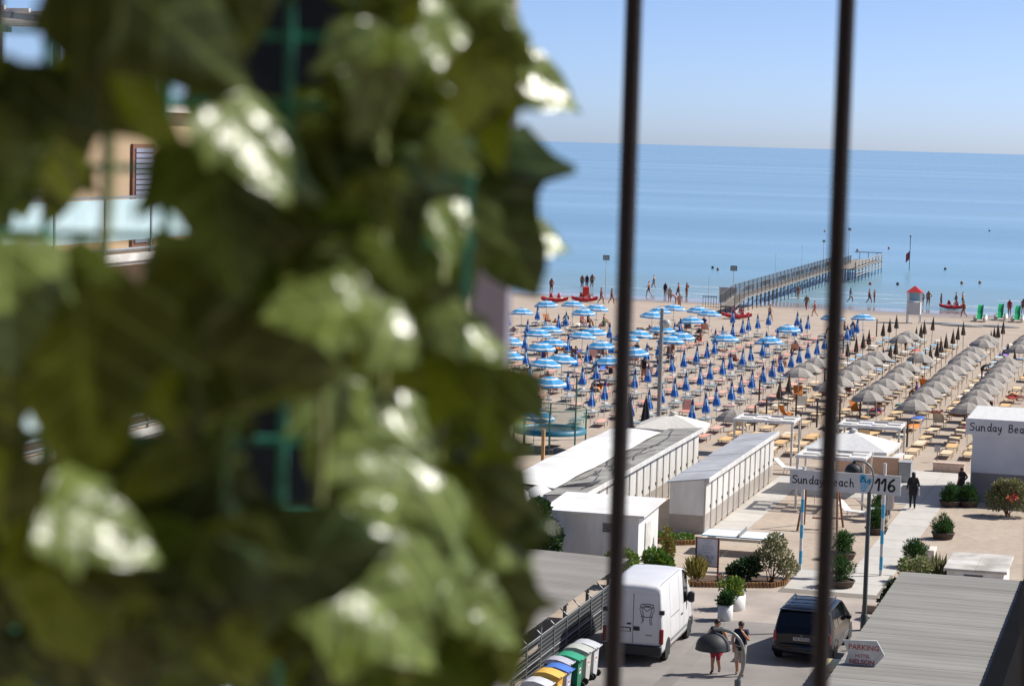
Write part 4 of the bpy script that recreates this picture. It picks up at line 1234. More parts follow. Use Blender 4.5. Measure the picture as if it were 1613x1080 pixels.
# orange deckchairs standing up
def deckchair(label, x, y, rz, h='d97a1e'):
    e = empty('deckchair', (x, y, 0), rz, label, 'deckchair', 'orange deckchairs')
    for s_ in (-.28, .28):
        MB().tube([(s_, -.45, .0), (s_, .45, .95)], .02, 5).tube([(s_ * .92, .45, 0), (s_ * .92, -.4, .5)], .02, 5).build('frame_side', fr_wood, e)
    b = MB(); b.grid([[(x_, y_, z_) for x_ in (-.26, .26)] for y_, z_ in ((-.4, .48), (-.1, .3), (.2, .5), (.45, .97))], smooth=True)
    b.build('sling', cl(h), e)
for i, (x, y, rz, lb) in enumerate(((-23.6, 152.6, .2, 'near the last blue parasol file'), (-21.9, 153.8, 0, 'left of the nearest grey file'), (-18.9, 145.6, .5, 'by the bare stakes'), (-16.4, 162.4, 3.0, 'beside a red chair amid grey parasols'),
                                    (-54.5, 204, .6, 'near the red pedal boats'), (-46.0, 176, .8, 'amid the blue field'), (-22.5, 141.0, 2.4, 'in the front wooden rows'))):
    deckchair('orange deckchair %s' % lb, x, y, rz)
# ---------------------------------------------------------------- people
skin_l, skin_t = mat('skin_light', 'b98a70', .55, var=.1), mat('skin_tanned', '96603f', .55, var=.1)
def cloth(h): return mat('cloth_' + h, h, .85, var=.15, scale=9)
POSES = {}
def base_pose():
    return {'pel': (0, 0, .93), 'spi': (0, .0, 1.13), 'che': (0, 0, 1.3), 'nec': (0, .0, 1.45), 'hea': (0, .02, 1.56), 'top': (0, .015, 1.64),
            'hiL': (-.09, 0, .88), 'knL': (-.1, .02, .49), 'anL': (-.1, -.02, .09), 'toL': (-.11, .12, .035),
            'hiR': (.09, 0, .88), 'knR': (.1, .02, .49), 'anR': (.1, -.02, .09), 'toR': (.11, .12, .035),
            'shL': (-.165, 0, 1.39), 'elL': (-.23, -.02, 1.12), 'wrL': (-.235, .06, .88), 'haL': (-.23, .08, .79),
            'shR': (.165, 0, 1.39), 'elR': (.23, -.02, 1.12), 'wrR': (.235, .06, .88), 'haR': (.23, .08, .79)}
def pose(kind):
    p = base_pose()
    if kind == 'walk':
        p.update(knL=(-.1, .2, .5), anL=(-.1, .22, .1), toL=(-.11, .36, .06), knR=(.1, -.04, .5), anR=(.1, -.34, .14), toR=(.11, -.24, .03),
                 elL=(-.22, -.14, 1.14), wrL=(-.22, -.16, .9), haL=(-.22, -.13, .82), elR=(.22, .08, 1.13), wrR=(.2, .25, .95), haR=(.19, .32, .9))
    elif kind == 'walk_arms':
        p = pose('walk'); p.update(elL=(-.36, .02, 1.2), wrL=(-.5, .1, 1.05), haL=(-.55, .13, .98), elR=(.34, -.05, 1.18), wrR=(.3, .12, 1.0), haR=(.28, .18, .94))
    elif kind == 'hip':
        p.update(elR=(.38, -.06, 1.16), wrR=(.19, .02, .98), haR=(.14, .06, .95), anL=(-.16, -.02, .09), toL=(-.2, .1, .035), knL=(-.13, .02, .49))
    elif kind == 'sit':
        p = {k: (v[0], v[1], v[2] - .50) for k, v in p.items()}
        p.update(knL=(-.13, .42, .46), anL=(-.13, .46, .08), toL=(-.14, .6, .04), knR=(.13, .42, .46), anR=(.13, .46, .08), toR=(.14, .6, .04),
                 elL=(-.26, .08, .66), wrL=(-.2, .3, .55), haL=(-.18, .38, .54), elR=(.26, .08, .66), wrR=(.2, .3, .55), haR=(.18, .38, .54))
    elif kind == 'lie':
        q = {}
        for k, v in p.items():
            q[k] = (v[0], 1.62 - v[2] - .75, .46 + v[1])
        q['hea'] = (0, -.66, .56); q['top'] = (0, -.73, .6); q['nec'] = (0, -.57, .5); q['che'] = (0, -.43, .46)
        q['knL'] = (-.12, .33, .68); q['anL'] = (-.12, .62, .42); q['toL'] = (-.12, .72, .46)
        q['anR'] = (.1, .78, .42); q['toR'] = (.12, .84, .52); q['elL'] = (-.32, -.25, .43); q['wrL'] = (-.25, .0, .46); q['haL'] = (-.2, .06, .48)
        q['elR'] = (.36, -.45, .46); q['wrR'] = (.22, -.66, .5); q['haR'] = (.14, -.7, .5)
        p = q
    elif kind == 'bend':
        p.update(spi=(0, .12, 1.1), che=(0, .32, 1.18), nec=(0, .46, 1.2), hea=(0, .56, 1.2), top=(0, .62, 1.2), shL=(-.165, .4, 1.2), shR=(.165, .4, 1.2),
                 elL=(-.2, .5, .95), wrL=(-.18, .56, .72), haL=(-.17, .58, .64), elR=(.2, .5, .95), wrR=(.18, .56, .72), haR=(.17, .58, .64))
    elif kind == 'chin':     # strolling, one hand raised to the chin
        p.update(elR=(.26, .02, 1.12), wrR=(.2, .12, .9), haR=(.2, .15, .82), elL=(-.26, .1, 1.13), wrL=(-.12, .2, 1.32), haL=(-.05, .16, 1.41),
                 knL=(-.1, .12, .49), anL=(-.1, .1, .09), toL=(-.12, .24, .04), anR=(.09, -.16, .1), toR=(.11, -.04, .03))
    elif kind == 'stroll':
        p.update(knL=(-.09, .1, .49), anL=(-.09, -.1, .16), toL=(-.1, .0, .06), anR=(.09, .06, .09), toR=(.11, .2, .035), elR=(.3, -.02, 1.14), wrR=(.3, .1, .9), haR=(.29, .14, .82),
                 elL=(-.3, -.02, 1.15), wrL=(-.3, .1, .92), haL=(-.29, .15, .84))
    elif kind == 'bag':
        p = pose('walk'); p.update(knL=(-.09, .08, .49), anL=(-.09, .1, .09), toL=(-.1, .24, .035), knR=(.09, .02, .49), anR=(.09, -.12, .1), toR=(.1, .0, .035),
                                   elR=(.26, -.06, 1.12), wrR=(.24, .06, .9), haR=(.22, .1, .82), elL=(-.24, -.05, 1.13), wrL=(-.27, .08, .92), haL=(-.28, .12, .84))
    return p
EDGES = [('pel', 'spi', 'belly'), ('spi', 'che', 'chest'), ('che', 'nec', 'chest'), ('nec', 'hea', 'neck'), ('hea', 'top', 'head'),
         ('pel', 'hiL', 'hip'), ('hiL', 'knL', 'thigh'), ('knL', 'anL', 'calf'), ('anL', 'toL', 'foot'), ('pel', 'hiR', 'hip'), ('hiR', 'knR', 'thigh'), ('knR', 'anR', 'calf'), ('anR', 'toR', 'foot'),
         ('che', 'shL', 'chest'), ('shL', 'elL', 'uarm'), ('elL', 'wrL', 'farm'), ('wrL', 'haL', 'hand'), ('che', 'shR', 'chest'), ('shR', 'elR', 'uarm'), ('elR', 'wrR', 'farm'), ('wrR', 'haR', 'hand')]
RAD = {'pel': .155, 'spi': .135, 'che': .15, 'nec': .062, 'hea': .095, 'top': .082, 'hi': .118, 'kn': .072, 'an': .046, 'to': .038, 'sh': .074, 'el': .05, 'wr': .035, 'ha': .036}
def body_mesh(kind, near=False, stout=1.):
    key = (kind, near, stout)
    if key in POSES: return POSES[key]
    p = pose(kind)
    names = list(p)
    verts = [Vector(p[n]) for n in names]
    rad = [RAD.get(n, RAD.get(n[:2], .05)) * (stout if n in ('pel', 'spi', 'che') or n[:2] == 'hi' else 1) for n in names]
    edges = [(names.index(a), names.index(b), r_) for a, b, r_ in EDGES]
    if near:    # five fingers, unequal and slightly bent, the thumb from the side of the palm
        for sd in ('L', 'R'):
            wr, ha = Vector(p['wr' + sd]), Vector(p['ha' + sd])
            d = (ha - wr).normalized()
            side = d.cross(Vector((0, 0, 1)))
            side = side.normalized() if side.length > .1 else Vector((1, 0, 0))
            curl = side.cross(d).normalized()
            hi_ = names.index('ha' + sd)
            for k, (off, ln) in enumerate(((-.024, .07), (-.008, .08), (.008, .075), (.023, .06))):
                a, c, f = ha + side * off + d * .02, ha + side * off * 1.2 + d * (.02 + ln * .5) + curl * .006, ha + side * off * 1.2 + d * (.02 + ln * .85) + curl * .028
                i0 = len(verts); verts += [a, c, f]; rad += [.0095, .009, .0075]
                edges += [(hi_, i0, 'hand'), (i0, i0 + 1, 'hand'), (i0 + 1, i0 + 2, 'hand')]
            a, c = wr + (ha - wr) * .5 + side * .035, wr + (ha - wr) * .95 + side * .055 + curl * .02
            i0 = len(verts); verts += [a, c]; rad += [.0115, .0095]
            edges += [(names.index('wr' + sd), i0, 'hand'), (i0, i0 + 1, 'hand')]
    me = bpy.data.meshes.new('figure')
    me.from_pydata([tuple(v) for v in verts], [(a, b_) for a, b_, _ in edges], [])
    o = bpy.data.objects.new('figure', me); col.objects.link(o)
    sk = o.modifiers.new('Skin', 'SKIN')
    sk.use_smooth_shade = True
    for i, sv_ in enumerate(me.skin_vertices[0].data):
        r_ = rad[i]
        sv_.radius = (r_ * (1.22 if i < len(names) and names[i] in ('pel', 'spi', 'che') else 1), r_ * (.85 if i < len(names) and names[i] in ('pel', 'spi', 'che') else 1))
        sv_.use_root = (i == 0)
    ss = o.modifiers.new('Sub', 'SUBSURF'); ss.levels = ss.render_levels = 2 if near else 1
    dg = bpy.context.evaluated_depsgraph_get()
    out = bpy.data.meshes.new_from_object(o.evaluated_get(dg))
    bpy.data.objects.remove(o)
    regs = []
    for poly in out.polygons:
        c = poly.center
        best, br, bt = 9, 'belly', 0
        for a, b_, r_ in edges:
            A, B_ = verts[a], verts[b_]
            ab = B_ - A
            t = max(0, min(1, (c - A).dot(ab) / max(1e-9, ab.length_squared)))
            dist = (c - A - ab * t).length - (rad[a] * (1 - t) + rad[b_] * t)
            if dist < best: best, br, bt = dist, r_, t
        if br == 'thigh': br = 'thigh_up' if bt < .42 else 'thigh_low'
        if br == 'uarm': br = 'uarm_up' if bt < .5 else 'uarm_low'
        if br == 'head' or (br == 'neck' and bt > .6):
            h = Vector(p['hea'])
            br = 'hair' if (c.z > h.z + .035 or (c.y < h.y - .02)) and kind not in ('lie', 'bend') else 'face'
            if kind in ('lie', 'bend'):
                br = 'hair' if (c - Vector(p['top'])).length < .09 else 'face'
        regs.append(br)
    POSES[key] = (out, regs, p)
    return POSES[key]
SLOTS = ['belly', 'chest', 'neck', 'hip', 'thigh_up', 'thigh_low', 'calf', 'foot', 'uarm_up', 'uarm_low', 'farm', 'hand', 'hair', 'face']
def person(label, x, y, kind, rz, skin, hair, wear, near=False, stout=1., z=None, scale=1., group=None):
    """wear maps body regions to a cloth colour; every other region is bare skin"""
    me0, regs, p = body_mesh(kind, near, stout)
    me = me0.copy(); me.materials.clear()
    mats_ = [skin]; idx = {}
    for s_ in SLOTS:
        hcol = hair if s_ == 'hair' else wear.get(s_)
        if hcol:
            m_ = mat('hair_' + hcol, hcol, .6) if s_ == 'hair' else cloth(hcol)
            if m_ not in mats_: mats_.append(m_)
            idx[s_] = mats_.index(m_)
    for m_ in mats_: me.materials.append(m_)
    me.polygons.foreach_set('material_index', [idx.get(r_, 0) for r_ in regs])
    me.polygons.foreach_set('use_smooth', [True] * len(regs))
    o = bpy.data.objects.new('person', me); col.objects.link(o)
    o.location = (x, y, (gz(y) if z is None else z)); o.rotation_euler = (0, 0, rz); o.scale = (scale,) * 3
    return tag(o, label, 'person', group)
def trunks(c): return {'hip': c, 'thigh_up': c}
def bikini(c): return {'hip': c, 'chest': c}
def suit(c): return {'hip': c, 'belly': c, 'chest': c}
def tee(c, d): return {'chest': c, 'belly': c, 'uarm_up': c, 'hip': d, 'thigh_up': d}
away, toward, rgt, lft = 0., math.pi, -math.pi / 2, math.pi / 2
BK = '1d1d22'
# the three figures near enough to show faces and hands
W1 = person('person in dark sleeveless top and red shorts walking on the road, behind the lamp dome', -13.35, 71.7, 'stroll', math.pi - .12, skin_l, '2a1d18', {'chest': BK, 'belly': BK, 'hip': 'a3243a', 'thigh_up': 'a3243a', 'thigh_low': 'a3243a', 'foot': '6d5a4c'}, True, 1.12, 0, 1.03)
W2 = person('person in navy T-shirt and beige shorts walking with hand raised to chin', -12.6, 71.75, 'chin', math.pi + .1, skin_l, '4a2f22', {'chest': '1b2338', 'belly': '1b2338', 'uarm_up': '1b2338', 'hip': 'b5aa98', 'thigh_up': 'b5aa98', 'thigh_low': 'b5aa98', 'foot': '7a6a5e'}, True, 1.12, 0, 1.02)
W3 = person('person in black with long dark hair walking away on the path', -11.3, 108.7, 'bag', .15, skin_l, '15110f', {k: BK for k in ('chest', 'belly', 'hip', 'thigh_up', 'thigh_low', 'uarm_up', 'uarm_low', 'farm', 'calf')}, True, 1.15, .02, 1.02)
def child(o, b, name, m_):
    return b.build(name, m_, o)
def ell(c, r_, n=10, m_=6, f=None):
    b = MB()
    rows = []
    for i in range(m_ + 1):
        a = math.pi * i / m_
        rows.append([(c[0] + r_[0] * math.sin(a) * math.cos(t), c[1] + r_[1] * math.sin(a) * math.sin(t), c[2] + r_[2] * math.cos(a)) for t in [2 * math.pi * j / n for j in range(n)]])
    b.grid(rows, close=True)
    return b
for o, hc, long_ in ((W1, '2a1d18', 0), (W2, '4a2f22', 0), (W3, '15110f', 1)):
    hm = mat('hair_' + hc, hc, .55)
    child(o, ell((0, -.012, 1.615), (.098, .1, .088)), 'hair', hm)
    if long_:
        child(o, ell((0, -.085, 1.45), (.095, .055, .24)), 'long_hair', hm)
    else:
        child(o, ell((0, -.055, 1.55), (.088, .065, .1)), 'back_hair', hm)
        g = MB()
        for sx in (-.038, .038): g.lathe([(0, .012), (.026, .01), (.03, 0)], 10, (sx, .098, 1.585), axis='Y')
        g.box(-.014, .014, .1, .106, 1.587, 1.594); g.box(-.085, -.066, .01, .1, 1.584, 1.592); g.box(.066, .085, .01, .1, 1.584, 1.592)
        child(o, g, 'sunglasses', black)
        child(o, ell((0, .104, 1.555), (.013, .018, .024), 8, 5), 'nose', skin_l)
        child(o, MB().box(-.022, .022, .088, .093, 1.512, 1.519), 'mouth', mat('lips', '8a4a42', .5))
# the dark skirt of the black outfit and the white bag under the arm
child(W3, MB().lathe([(.16, 1.0), (.18, .85), (.2, .68), (.19, .66)], 14, cap=False), 'tunic_skirt', cloth(BK))
child(W1, MB().lathe([(.175, .98), (.19, .85), (.2, .6)], 14, cap=False), 'shorts_hem', cloth('a3243a'))
t = MB().hexa([(.3, -.15, .68), (.36, -.15, .68), (.36, .25, .68), (.3, .25, .68), (.28, -.16, 1.05), (.33, -.16, 1.05), (.33, .24, 1.08), (.28, .24, 1.08)]).build('tote_bag', cloth('d6d6d8'))
t.location = (-11.33, 108.62, .0); t.rotation_euler = (0, 0, .15)
tag(t, 'white tote bag held under the right arm of the person in black', 'bag')
person('person in dark top standing at the corner of the beach building', -9.4, 112.1, 'hip', rgt + 2.6, skin_t, BK, tee('3a2f2c', '2c2622'), stout=1.2)
person('person in long white dress standing by clothes rail beneath the name sign', -12.15, 104.6, 'hip', rgt, skin_t, '6d3b2a', {k: 'd2d4dc' for k in ('chest', 'belly', 'hip', 'thigh_up', 'thigh_low', 'calf')})

SHORE = [  # label, x, y, pose, heading, skin, hair, wear, water?
 ('leftmost of three dark bathers standing in the shallows', -67.2, 267, 'stand', away, skin_t, BK, trunks('23304a'), 1),
 ('middle of three dark bathers standing in the shallows', -66.7, 267.3, 'stand', away, skin_t, BK, suit('2a2230'), 1),
 ('rightmost of three dark bathers standing in the shallows', -66.1, 267.4, 'hip', away, skin_t, BK, trunks('1f1f28'), 1),
 ('bather in dark trunks wading farthest out left of the pier', -59.8, 272.5, 'walk', lft, skin_l, '8a8078', trunks('9aa0a8'), 1),
 ('person standing at the water edge behind the red pedal boats', -67.2, 253, 'hip', away, skin_t, BK, trunks('5c2f3a'), 0),
 ('tanned person walking right, left one of a pair by the water', -57.6, 237.1, 'walk_arms', rgt, skin_t, BK, suit('7a2a22'), 0),
 ('tanned person walking right, right one of a pair by the water', -56.6, 237.6, 'walk', rgt, skin_t, BK, bikini('3a2220'), 0),
 ('person with spread arms walking along the wet sand left of pier', -56.7, 255.9, 'walk_arms', lft, skin_l, '5a3b28', trunks('3b4a66'), 0),
 ('person in dark swimsuit standing on the wet sand', -54.8, 255.7, 'stand', away, skin_t, BK, suit('2b2b3c'), 0),
 ('person walking left at the water edge, left of a couple', -53.2, 255.2, 'walk', lft, skin_t, '3a2a22', trunks('4a3f3a'), 0),
 ('person walking left at the water edge, right of a couple', -52.6, 256.9, 'hip', lft, skin_t, BK, bikini('6b2a3a'), 0),
 ('person in pale shirt standing left of the pier start', -51.9, 244.5, 'stand', toward, skin_l, '7a6a5a', tee('a8a698', '8c8c86'), 0),
 ('pale bather squatting near the white board', -49.9, 238.3, 'bend', lft, skin_l, '5a4030', bikini('b05a50'), 0),
 ('pale bather walking towards the blue parasols near white board', -48, 231, 'walk', toward, skin_l, '5a4030', bikini('c9a090'), 0),
 ('person in white trousers walking in shallow water right of pier', -35, 261.7, 'walk', rgt, skin_t, BK, tee('34405c', 'c9ccd2'), 1),
 ('left one of a couple strolling in the shallows right of pier', -32.9, 261.6, 'walk', rgt, skin_t, BK, trunks('3b2626'), 1),
 ('right one of a couple strolling in the shallows right of pier', -32.4, 262.1, 'hip', rgt, skin_t, 'b89a5a', bikini('7a3a2a'), 1),
 ('person in pale shirt beside the lifeguard tower', -27, 261, 'stand', away, skin_l, '8a7a6a', tee('b9c0c6', '4a5668'), 1),
 ('tanned person next to the pale shirt by the lifeguard tower', -26.4, 261.6, 'hip', away, skin_t, BK, trunks('5a3a34'), 1),
 ('person in dark wrap standing left of the red boat', -24.8, 259.5, 'stand', rgt, skin_t, BK, {k: '20242e' for k in ('chest', 'belly', 'hip', 'thigh_up', 'thigh_low')}, 0),
 ('left one of two bathers wading behind the red boat', -23.6, 264, 'walk', lft, skin_t, BK, trunks('3a4660'), 1),
 ('right one of two bathers wading behind the red boat', -22.9, 264.5, 'stand', lft, skin_l, BK, trunks('2f3d55'), 1),
 ('slim tanned person striding left of the green slides', -20.9, 243, 'walk', lft, skin_t, BK, bikini('5a2c24'), 0),
 ('person in red swimsuit between the second and third green slides', -16.8, 250, 'stand', away, skin_t, '4a2a20', suit('9a2430'), 0),
 ('dark-haired person standing at the right-hand green slide', -15.7, 255, 'hip', away, skin_t, BK, trunks('3f3a36'), 0),
 ('person in khaki walking towards the pier', -36.8, 241.4, 'walk', toward, skin_t, '6a5a44', tee('7a6f52', '8a7a60'), 0),
 ('pink-skinned walker between the pier and the closed parasols', -34.5, 231.8, 'walk', lft, skin_l, '8a5a40', bikini('b0605a'), 0),
 ('person in blue trunks carrying a white towel behind blue parasols', -37.3, 222, 'walk', rgt, skin_l, '6a3a28', trunks('2c3c78'), 0),
 ('person standing under the pier by the piles', -41, 262.5, 'stand', toward, skin_l, '5a3a30', bikini('a05a5a'), 1),
]
for (lb, x, y, kd, rz, sk_, hr, wr_, wat) in SHORE:
    person(lb, x, y, kd, rz + random.uniform(-.3, .3), sk_, hr, wr_, z=(max(gz(y), SEA - .35) - .04), scale=random.uniform(.97, 1.06), group='bathers at the water edge')
FIELD = [
 ('person with tanned back sitting left among the rear blue parasols', -52.7, 203.9, 'sit', toward, skin_t, '4a3020', bikini('3a3038')),
 ('person in black sitting in the middle of the rear group', -51.0, 205.2, 'sit', rgt, skin_t, BK, tee('202024', '202024')),
 ('pale person sitting right in the rear group', -49.6, 205.6, 'sit', rgt, skin_l, '5a3a2a', trunks('3a4a7a')),
 ('brown sunbather curled up in front of the lamp pole', -38.1, 181.5, 'sit', lft, skin_t, '3a2418', suit('5c3a26')),
 ('sunbather lying on dark towel in the middle of the folded blue parasols', -34.5, 182, 'lie', 1.2, skin_l, '5a4030', trunks('2a2a2e')),
 ('sunbather lying in red on a bed amid blue parasols', -45.2, 176, 'lie', 1.4, skin_t, '4a3020', suit('a3222c')),
 ('person sitting in shade of the third file parasol', -39.9, 164.3, 'sit', lft, skin_t, BK, bikini('8a2a55')),
 ('person in deep blue sitting under right rear blue parasols', -40.9, 207.9, 'sit', toward, skin_l, BK, tee('22308a', '22308a')),
 ('dark-clad person sitting under the far right blue parasol', -29.6, 209.6, 'sit', lft, skin_t, BK, suit('3a2a26')),
 ('broad tanned person sitting behind them under the far blue parasol', -28.6, 210.6, 'sit', rgt, skin_t, BK, trunks('4a2f28')),
 ('tanned person standing over a red bed amid the grey parasols', -21.1, 192.3, 'bend', rgt, skin_t, BK, trunks('5c2426')),
 ('person in grey shirt bending over between the right grey files', -13.4, 173.1, 'bend', rgt, skin_t, BK, tee('4a4a50', '26282c')),
 ('broad tanned person in dark trunks standing at the front right parasol', -10.9, 149.5, 'hip', rgt, skin_t, '6a4a38', trunks('22262a')),
 ('person with bare back sitting on blue towel in the front grey rows', -17.6, 146.4, 'sit', away, skin_l, '7a4028', trunks('2f62c0')),
 ('person in red swimsuit sitting left in the grey field', -20.8, 156.9, 'sit', lft, skin_t, '3a2a22', suit('8a2430')),
 ('person in red top bending by the orange deckchair', -16.6, 162.9, 'sit', rgt, skin_l, '8a6a40', tee('a0202c', 'a0202c')),
 ('person lying in the shade under the front right grey parasol', -12.6, 145.5, 'lie', 1.8, skin_t, BK, suit('5a2a30')),
 ('sunbather in red lying near the bicycle', -9.9, 158.8, 'lie', 1.5, skin_l, '3a2a22', trunks('a8202a')),
 ('person leaning back in dark deckchair at the right edge of grey field', -13.0, 194, 'sit', lft, skin_t, BK, tee('2c2f33', '2c2f33')),
 ('person sitting in violet under the second grey file', -16.5, 158.3, 'sit', lft, skin_t, '5a3020', suit('5f4a9a')),
 ('sunbather lying beneath the nearest grey parasol', -14.3, 146.6, 'lie', 1.57, skin_t, BK, bikini('8a3040')),
 ('person sitting under the left open blue parasol', -46.9, 173.5, 'sit', rgt, skin_t, BK, trunks('6a2a24')),
 ('person reclining under the near open blue parasol', -36.6, 151.6, 'lie', 1.3, skin_t, BK, bikini('b02a6a')),
 ('person kneeling on a towel in the left blue rows', -46.5, 160.5, 'sit', lft, skin_t, '4a2a20', suit('7a2a30')),
 ('sunbather lying in the left rear rows', -52.5, 182.0, 'lie', 1.5, skin_t, BK, trunks('503030')),
 ('person sitting by the salmon beds of the sixth file', -43.6, 171.8, 'sit', rgt, skin_l, '5a3a2a', bikini('c04a40')),
]
for (lb, x, y, kd, rz, sk_, hr, wr_) in FIELD:
    person(lb, x, y, kd, rz + random.uniform(-.2, .2), sk_, hr, wr_, z=0 if kd != 'lie' else -.02, group='people among the parasols')
qq = random.Random(17)
WC = [('red', 'a3222c'), ('navy', '26304e'), ('black', '1d1d22'), ('pink', 'b05a70'), ('green', '2f5a44'), ('white', 'c9c9c6'), ('violet', '5a4a86'), ('orange', 'c0622a')]
for (x, y, where) in OPEN_AT:
    if y < 125: continue
    cn, ch = qq.choice(WC)
    kd = qq.choice(('sit', 'lie', 'sit', 'hip'))
    wd = {'sit': 'seated', 'lie': 'lying', 'hip': 'standing'}[kd]
    person('%s sunbather, %s suit, open parasol %s' % (wd, cn, where), x + qq.choice((-.8, .8)) + qq.uniform(-.1, .1), y + qq.uniform(-.7, .3), kd, qq.uniform(0, 6.28) if kd != 'lie' else qq.choice((1.57, 0.)) * 0 + qq.uniform(-.2, .2),
           qq.choice((skin_t, skin_l, skin_t)), qq.choice((BK, '4a3020', '6a4a30')), qq.choice((suit, bikini, trunks))(ch), z=0 if kd != 'lie' else -.02, group='people among the parasols')
# towels hung or laid over beds
TOW = ['b0262c', '2f62c0', '6a57b8', 'c23a3a', '2a9a96', 'd9d3c8', 'a02a50', '2f3a8a', 'd07a2a']
q = random.Random(9)
spots = [(-17.8, 146.9), (-14.9, 143.8), (-15.4, 163.0), (-10.3, 158.9), (-16.5, 151.2), (-12.0, 166.2), (-43.0, 176.5), (-45.0, 176.8), (-36.9, 151.4), (-40.3, 148.2), (-39.9, 165.0), (-13.3, 193.7), (-20.3, 192.8), (-19.9, 158.2), (-51.5, 203), (-41.2, 207.9), (-17.2, 139.0), (-14.8, 139.6), (-11.6, 141.0), (-12.4, 152.5)]
for i, (x, y) in enumerate(spots):
    c = TOW[i % len(TOW)]
    b = MB()
    b.grid([[(-.33 + .66 * a, -.8 + 1.6 * t, .34 + .015 * math.sin(5 * t + a * 3) - (.16 if a in (0, 1) else 0)) for a in (0, .1, .5, .9, 1)] for t in [k / 6 for k in range(7)]])
    o = b.build('beach_towel', cloth(c)); o.location = (x, y, 0); o.rotation_euler = (0, 0, q.uniform(-.3, .3))
    nm = {'b0262c': 'crimson', '2f62c0': 'blue', '6a57b8': 'violet', 'c23a3a': 'red', '2a9a96': 'teal', 'd9d3c8': 'cream', 'a02a50': 'magenta', '2f3a8a': 'navy', 'd07a2a': 'orange'}[c]
    tag(o, '%s beach towel draped over a sunbed, %s nearest the street of all towels' % (nm, ordinal(sorted(s_[1] for s_ in spots).index(y))), 'towel', 'towels on sunbeds')
# dark bags hanging from parasol poles in the shade
for i, (x, y) in enumerate(((-17.15, 142.6), (-20.1, 150.3), (-17.3, 155.2), (-14.2, 150.8), (-39.7, 160.5), (-43.2, 164.2), (-36.2, 152.1))):
    o = ell((0, 0, 0), (.16, .1, .22), 8, 5).build('hanging_bag', cloth(['22242a', '2b2236', '262a44'][i % 3]), loc=(x + .1, y - .12, 1.35))
    MB().tube([(-.08, 0, .16), (0, .08, .42), (.08, 0, .16)], .012, 5).build('strap', black, o)
    tag(o, 'dark bag hanging from a parasol pole, %s nearest the street' % ordinal(sorted((142.6, 150.3, 155.2, 150.8, 160.5, 164.2, 152.1)).index(y)), 'bag', 'bags hung on parasol poles')
# ---------------------------------------------------------------- pier
pile_m = mat('pier_pile', '5a5f63', .7, var=.25, scale=3)
deck_m = mat('pier_deck', '8c8378', .8, c2='776f65', scale=2, stretch=(1, .2, 1))
rail_m = mat('pier_rail', '6a6866', .7)
e = empty('pier', (-42.7, 229, 0), 0, 'long grey fishing pier on thin piles with slatted railing and end platform', 'pier')
n = 13
for k in range(n):
    y0, y1 = 84 * k / n, 84 * (k + 1) / n - .05
    z0, z1 = [min(1.35, .75 + y * .1) for y in (y0, y1)]
    MB().hexa([(-.75, y0, z0 - .16), (.7, y0, z0 - .16), (.7, y1, z1 - .16), (-.75, y1, z1 - .16), (-.75, y0, z0), (.7, y0, z0), (.7, y1, z1), (-.75, y1, z1)]).build('deck_section', deck_m, e)
for k in range(34):
    y = 84 * k / 33
    z = min(1.35, .75 + y * .1)
    for x in (-.72, .67):
        MB().tube([(x, y, -2.2), (x, y, z + 1.15)], .055, 5).build('pile', pile_m, e)
    if k % 2 == 0:
        MB().tube([(-.72, y, -.5), (.67, y, z - .2)], .03, 4).build('brace', pile_m, e)
for x in (-.72, .67):
    for k in range(33):
        ya, yb = 84 * k / 33 + .06, 84 * (k + 1) / 33 - .06
        za, zb = [min(1.35, .75 + y * .1) for y in (ya, yb)]
        b = MB()
        for h in (1.12, .15):
            b.tube([(x, ya, za + h), (x, yb, zb + h)], .028, 4)
        for j in range(7):
            t = (j + .5) / 7
            b.box(x - .012, x + .012, ya + (yb - ya) * t - .012, ya + (yb - ya) * t + .012, za + (zb - za) * t + .15, za + (zb - za) * t + 1.1)
        b.build('railing_panel', rail_m, e)
MB().box(-.75, 3.2, 70, 98, 1.2, 1.345).build('platform_deck', deck_m, e)
for y in [70.5 + 3.4 * k for k in range(9)]:
    for x in (1.4, 3.1):
        MB().tube([(x, y, -3), (x, y, 2.2 if x > 3 else 1.2)], .06, 5).build('pile', pile_m, e)
for z in (.5, .85, 1.5, 1.9, 2.2):
    MB().box(3.17, 3.25, 70.2, 98, z - .05, z + .05).build('side_board', mat('weathered_board', '98948d', .8), e)
for x in [0, 1.2, 2.4]: MB().tube([(x, 98, 1.35), (x, 98, 2.4)], .04, 5).build('end_post', pile_m, e)
MB().box(-.7, 3.1, 97.97, 98.03, 2.3, 2.4).build('end_rail', rail_m, e)
# masts standing beside the pier
def mast(label, x, y, h, lampbox=True, z0=-.6, r_=.05, k=1.):
    e = empty('light_mast', (x, y, gz(y) if y < 262 else -.8), 0, label, 'mast', 'thin masts by the water')
    MB().tube([(0, 0, 0), (0, 0, h)], [r_, r_ * .7], 6).build('pole', pole_w, e)
    if lampbox:
        MB().box(-.36 * k, .36 * k, -.12 * k, .12 * k, h, h + .55 * k, bev=.03).build('floodlight', mat('floodlight_grey', '4c565a', .5), e)
        MB().box(-.3 * k, .3 * k, -.13 * k - .02, -.12 * k - .003, h + .06, h + .48 * k).build('lens', mat('lamp_lens', '8fa0a4', .2), e)
    return e
mast('tall floodlight mast near the water left of the first bar', -60.4, 250.5, 4.0)
mast('floodlight mast at the start of the pier', -46.3, 251, 3.4)
mast('thin bare mast at the landward end of the pier', -48.6, 249, 2.8, False, r_=.03)
mast('thin bare mast halfway along the pier', -44.6, 268, 5.2, False, r_=.03)
mast('thin bare mast two thirds along the pier', -43.9, 283, 5.6, False, r_=.03)
mast('lamp mast near the pier end', -43.8, 300, 5.4, k=.5)
mast('lamp mast on the pier platform behind the second bar', -42.2, 312, 6.6, k=.6)
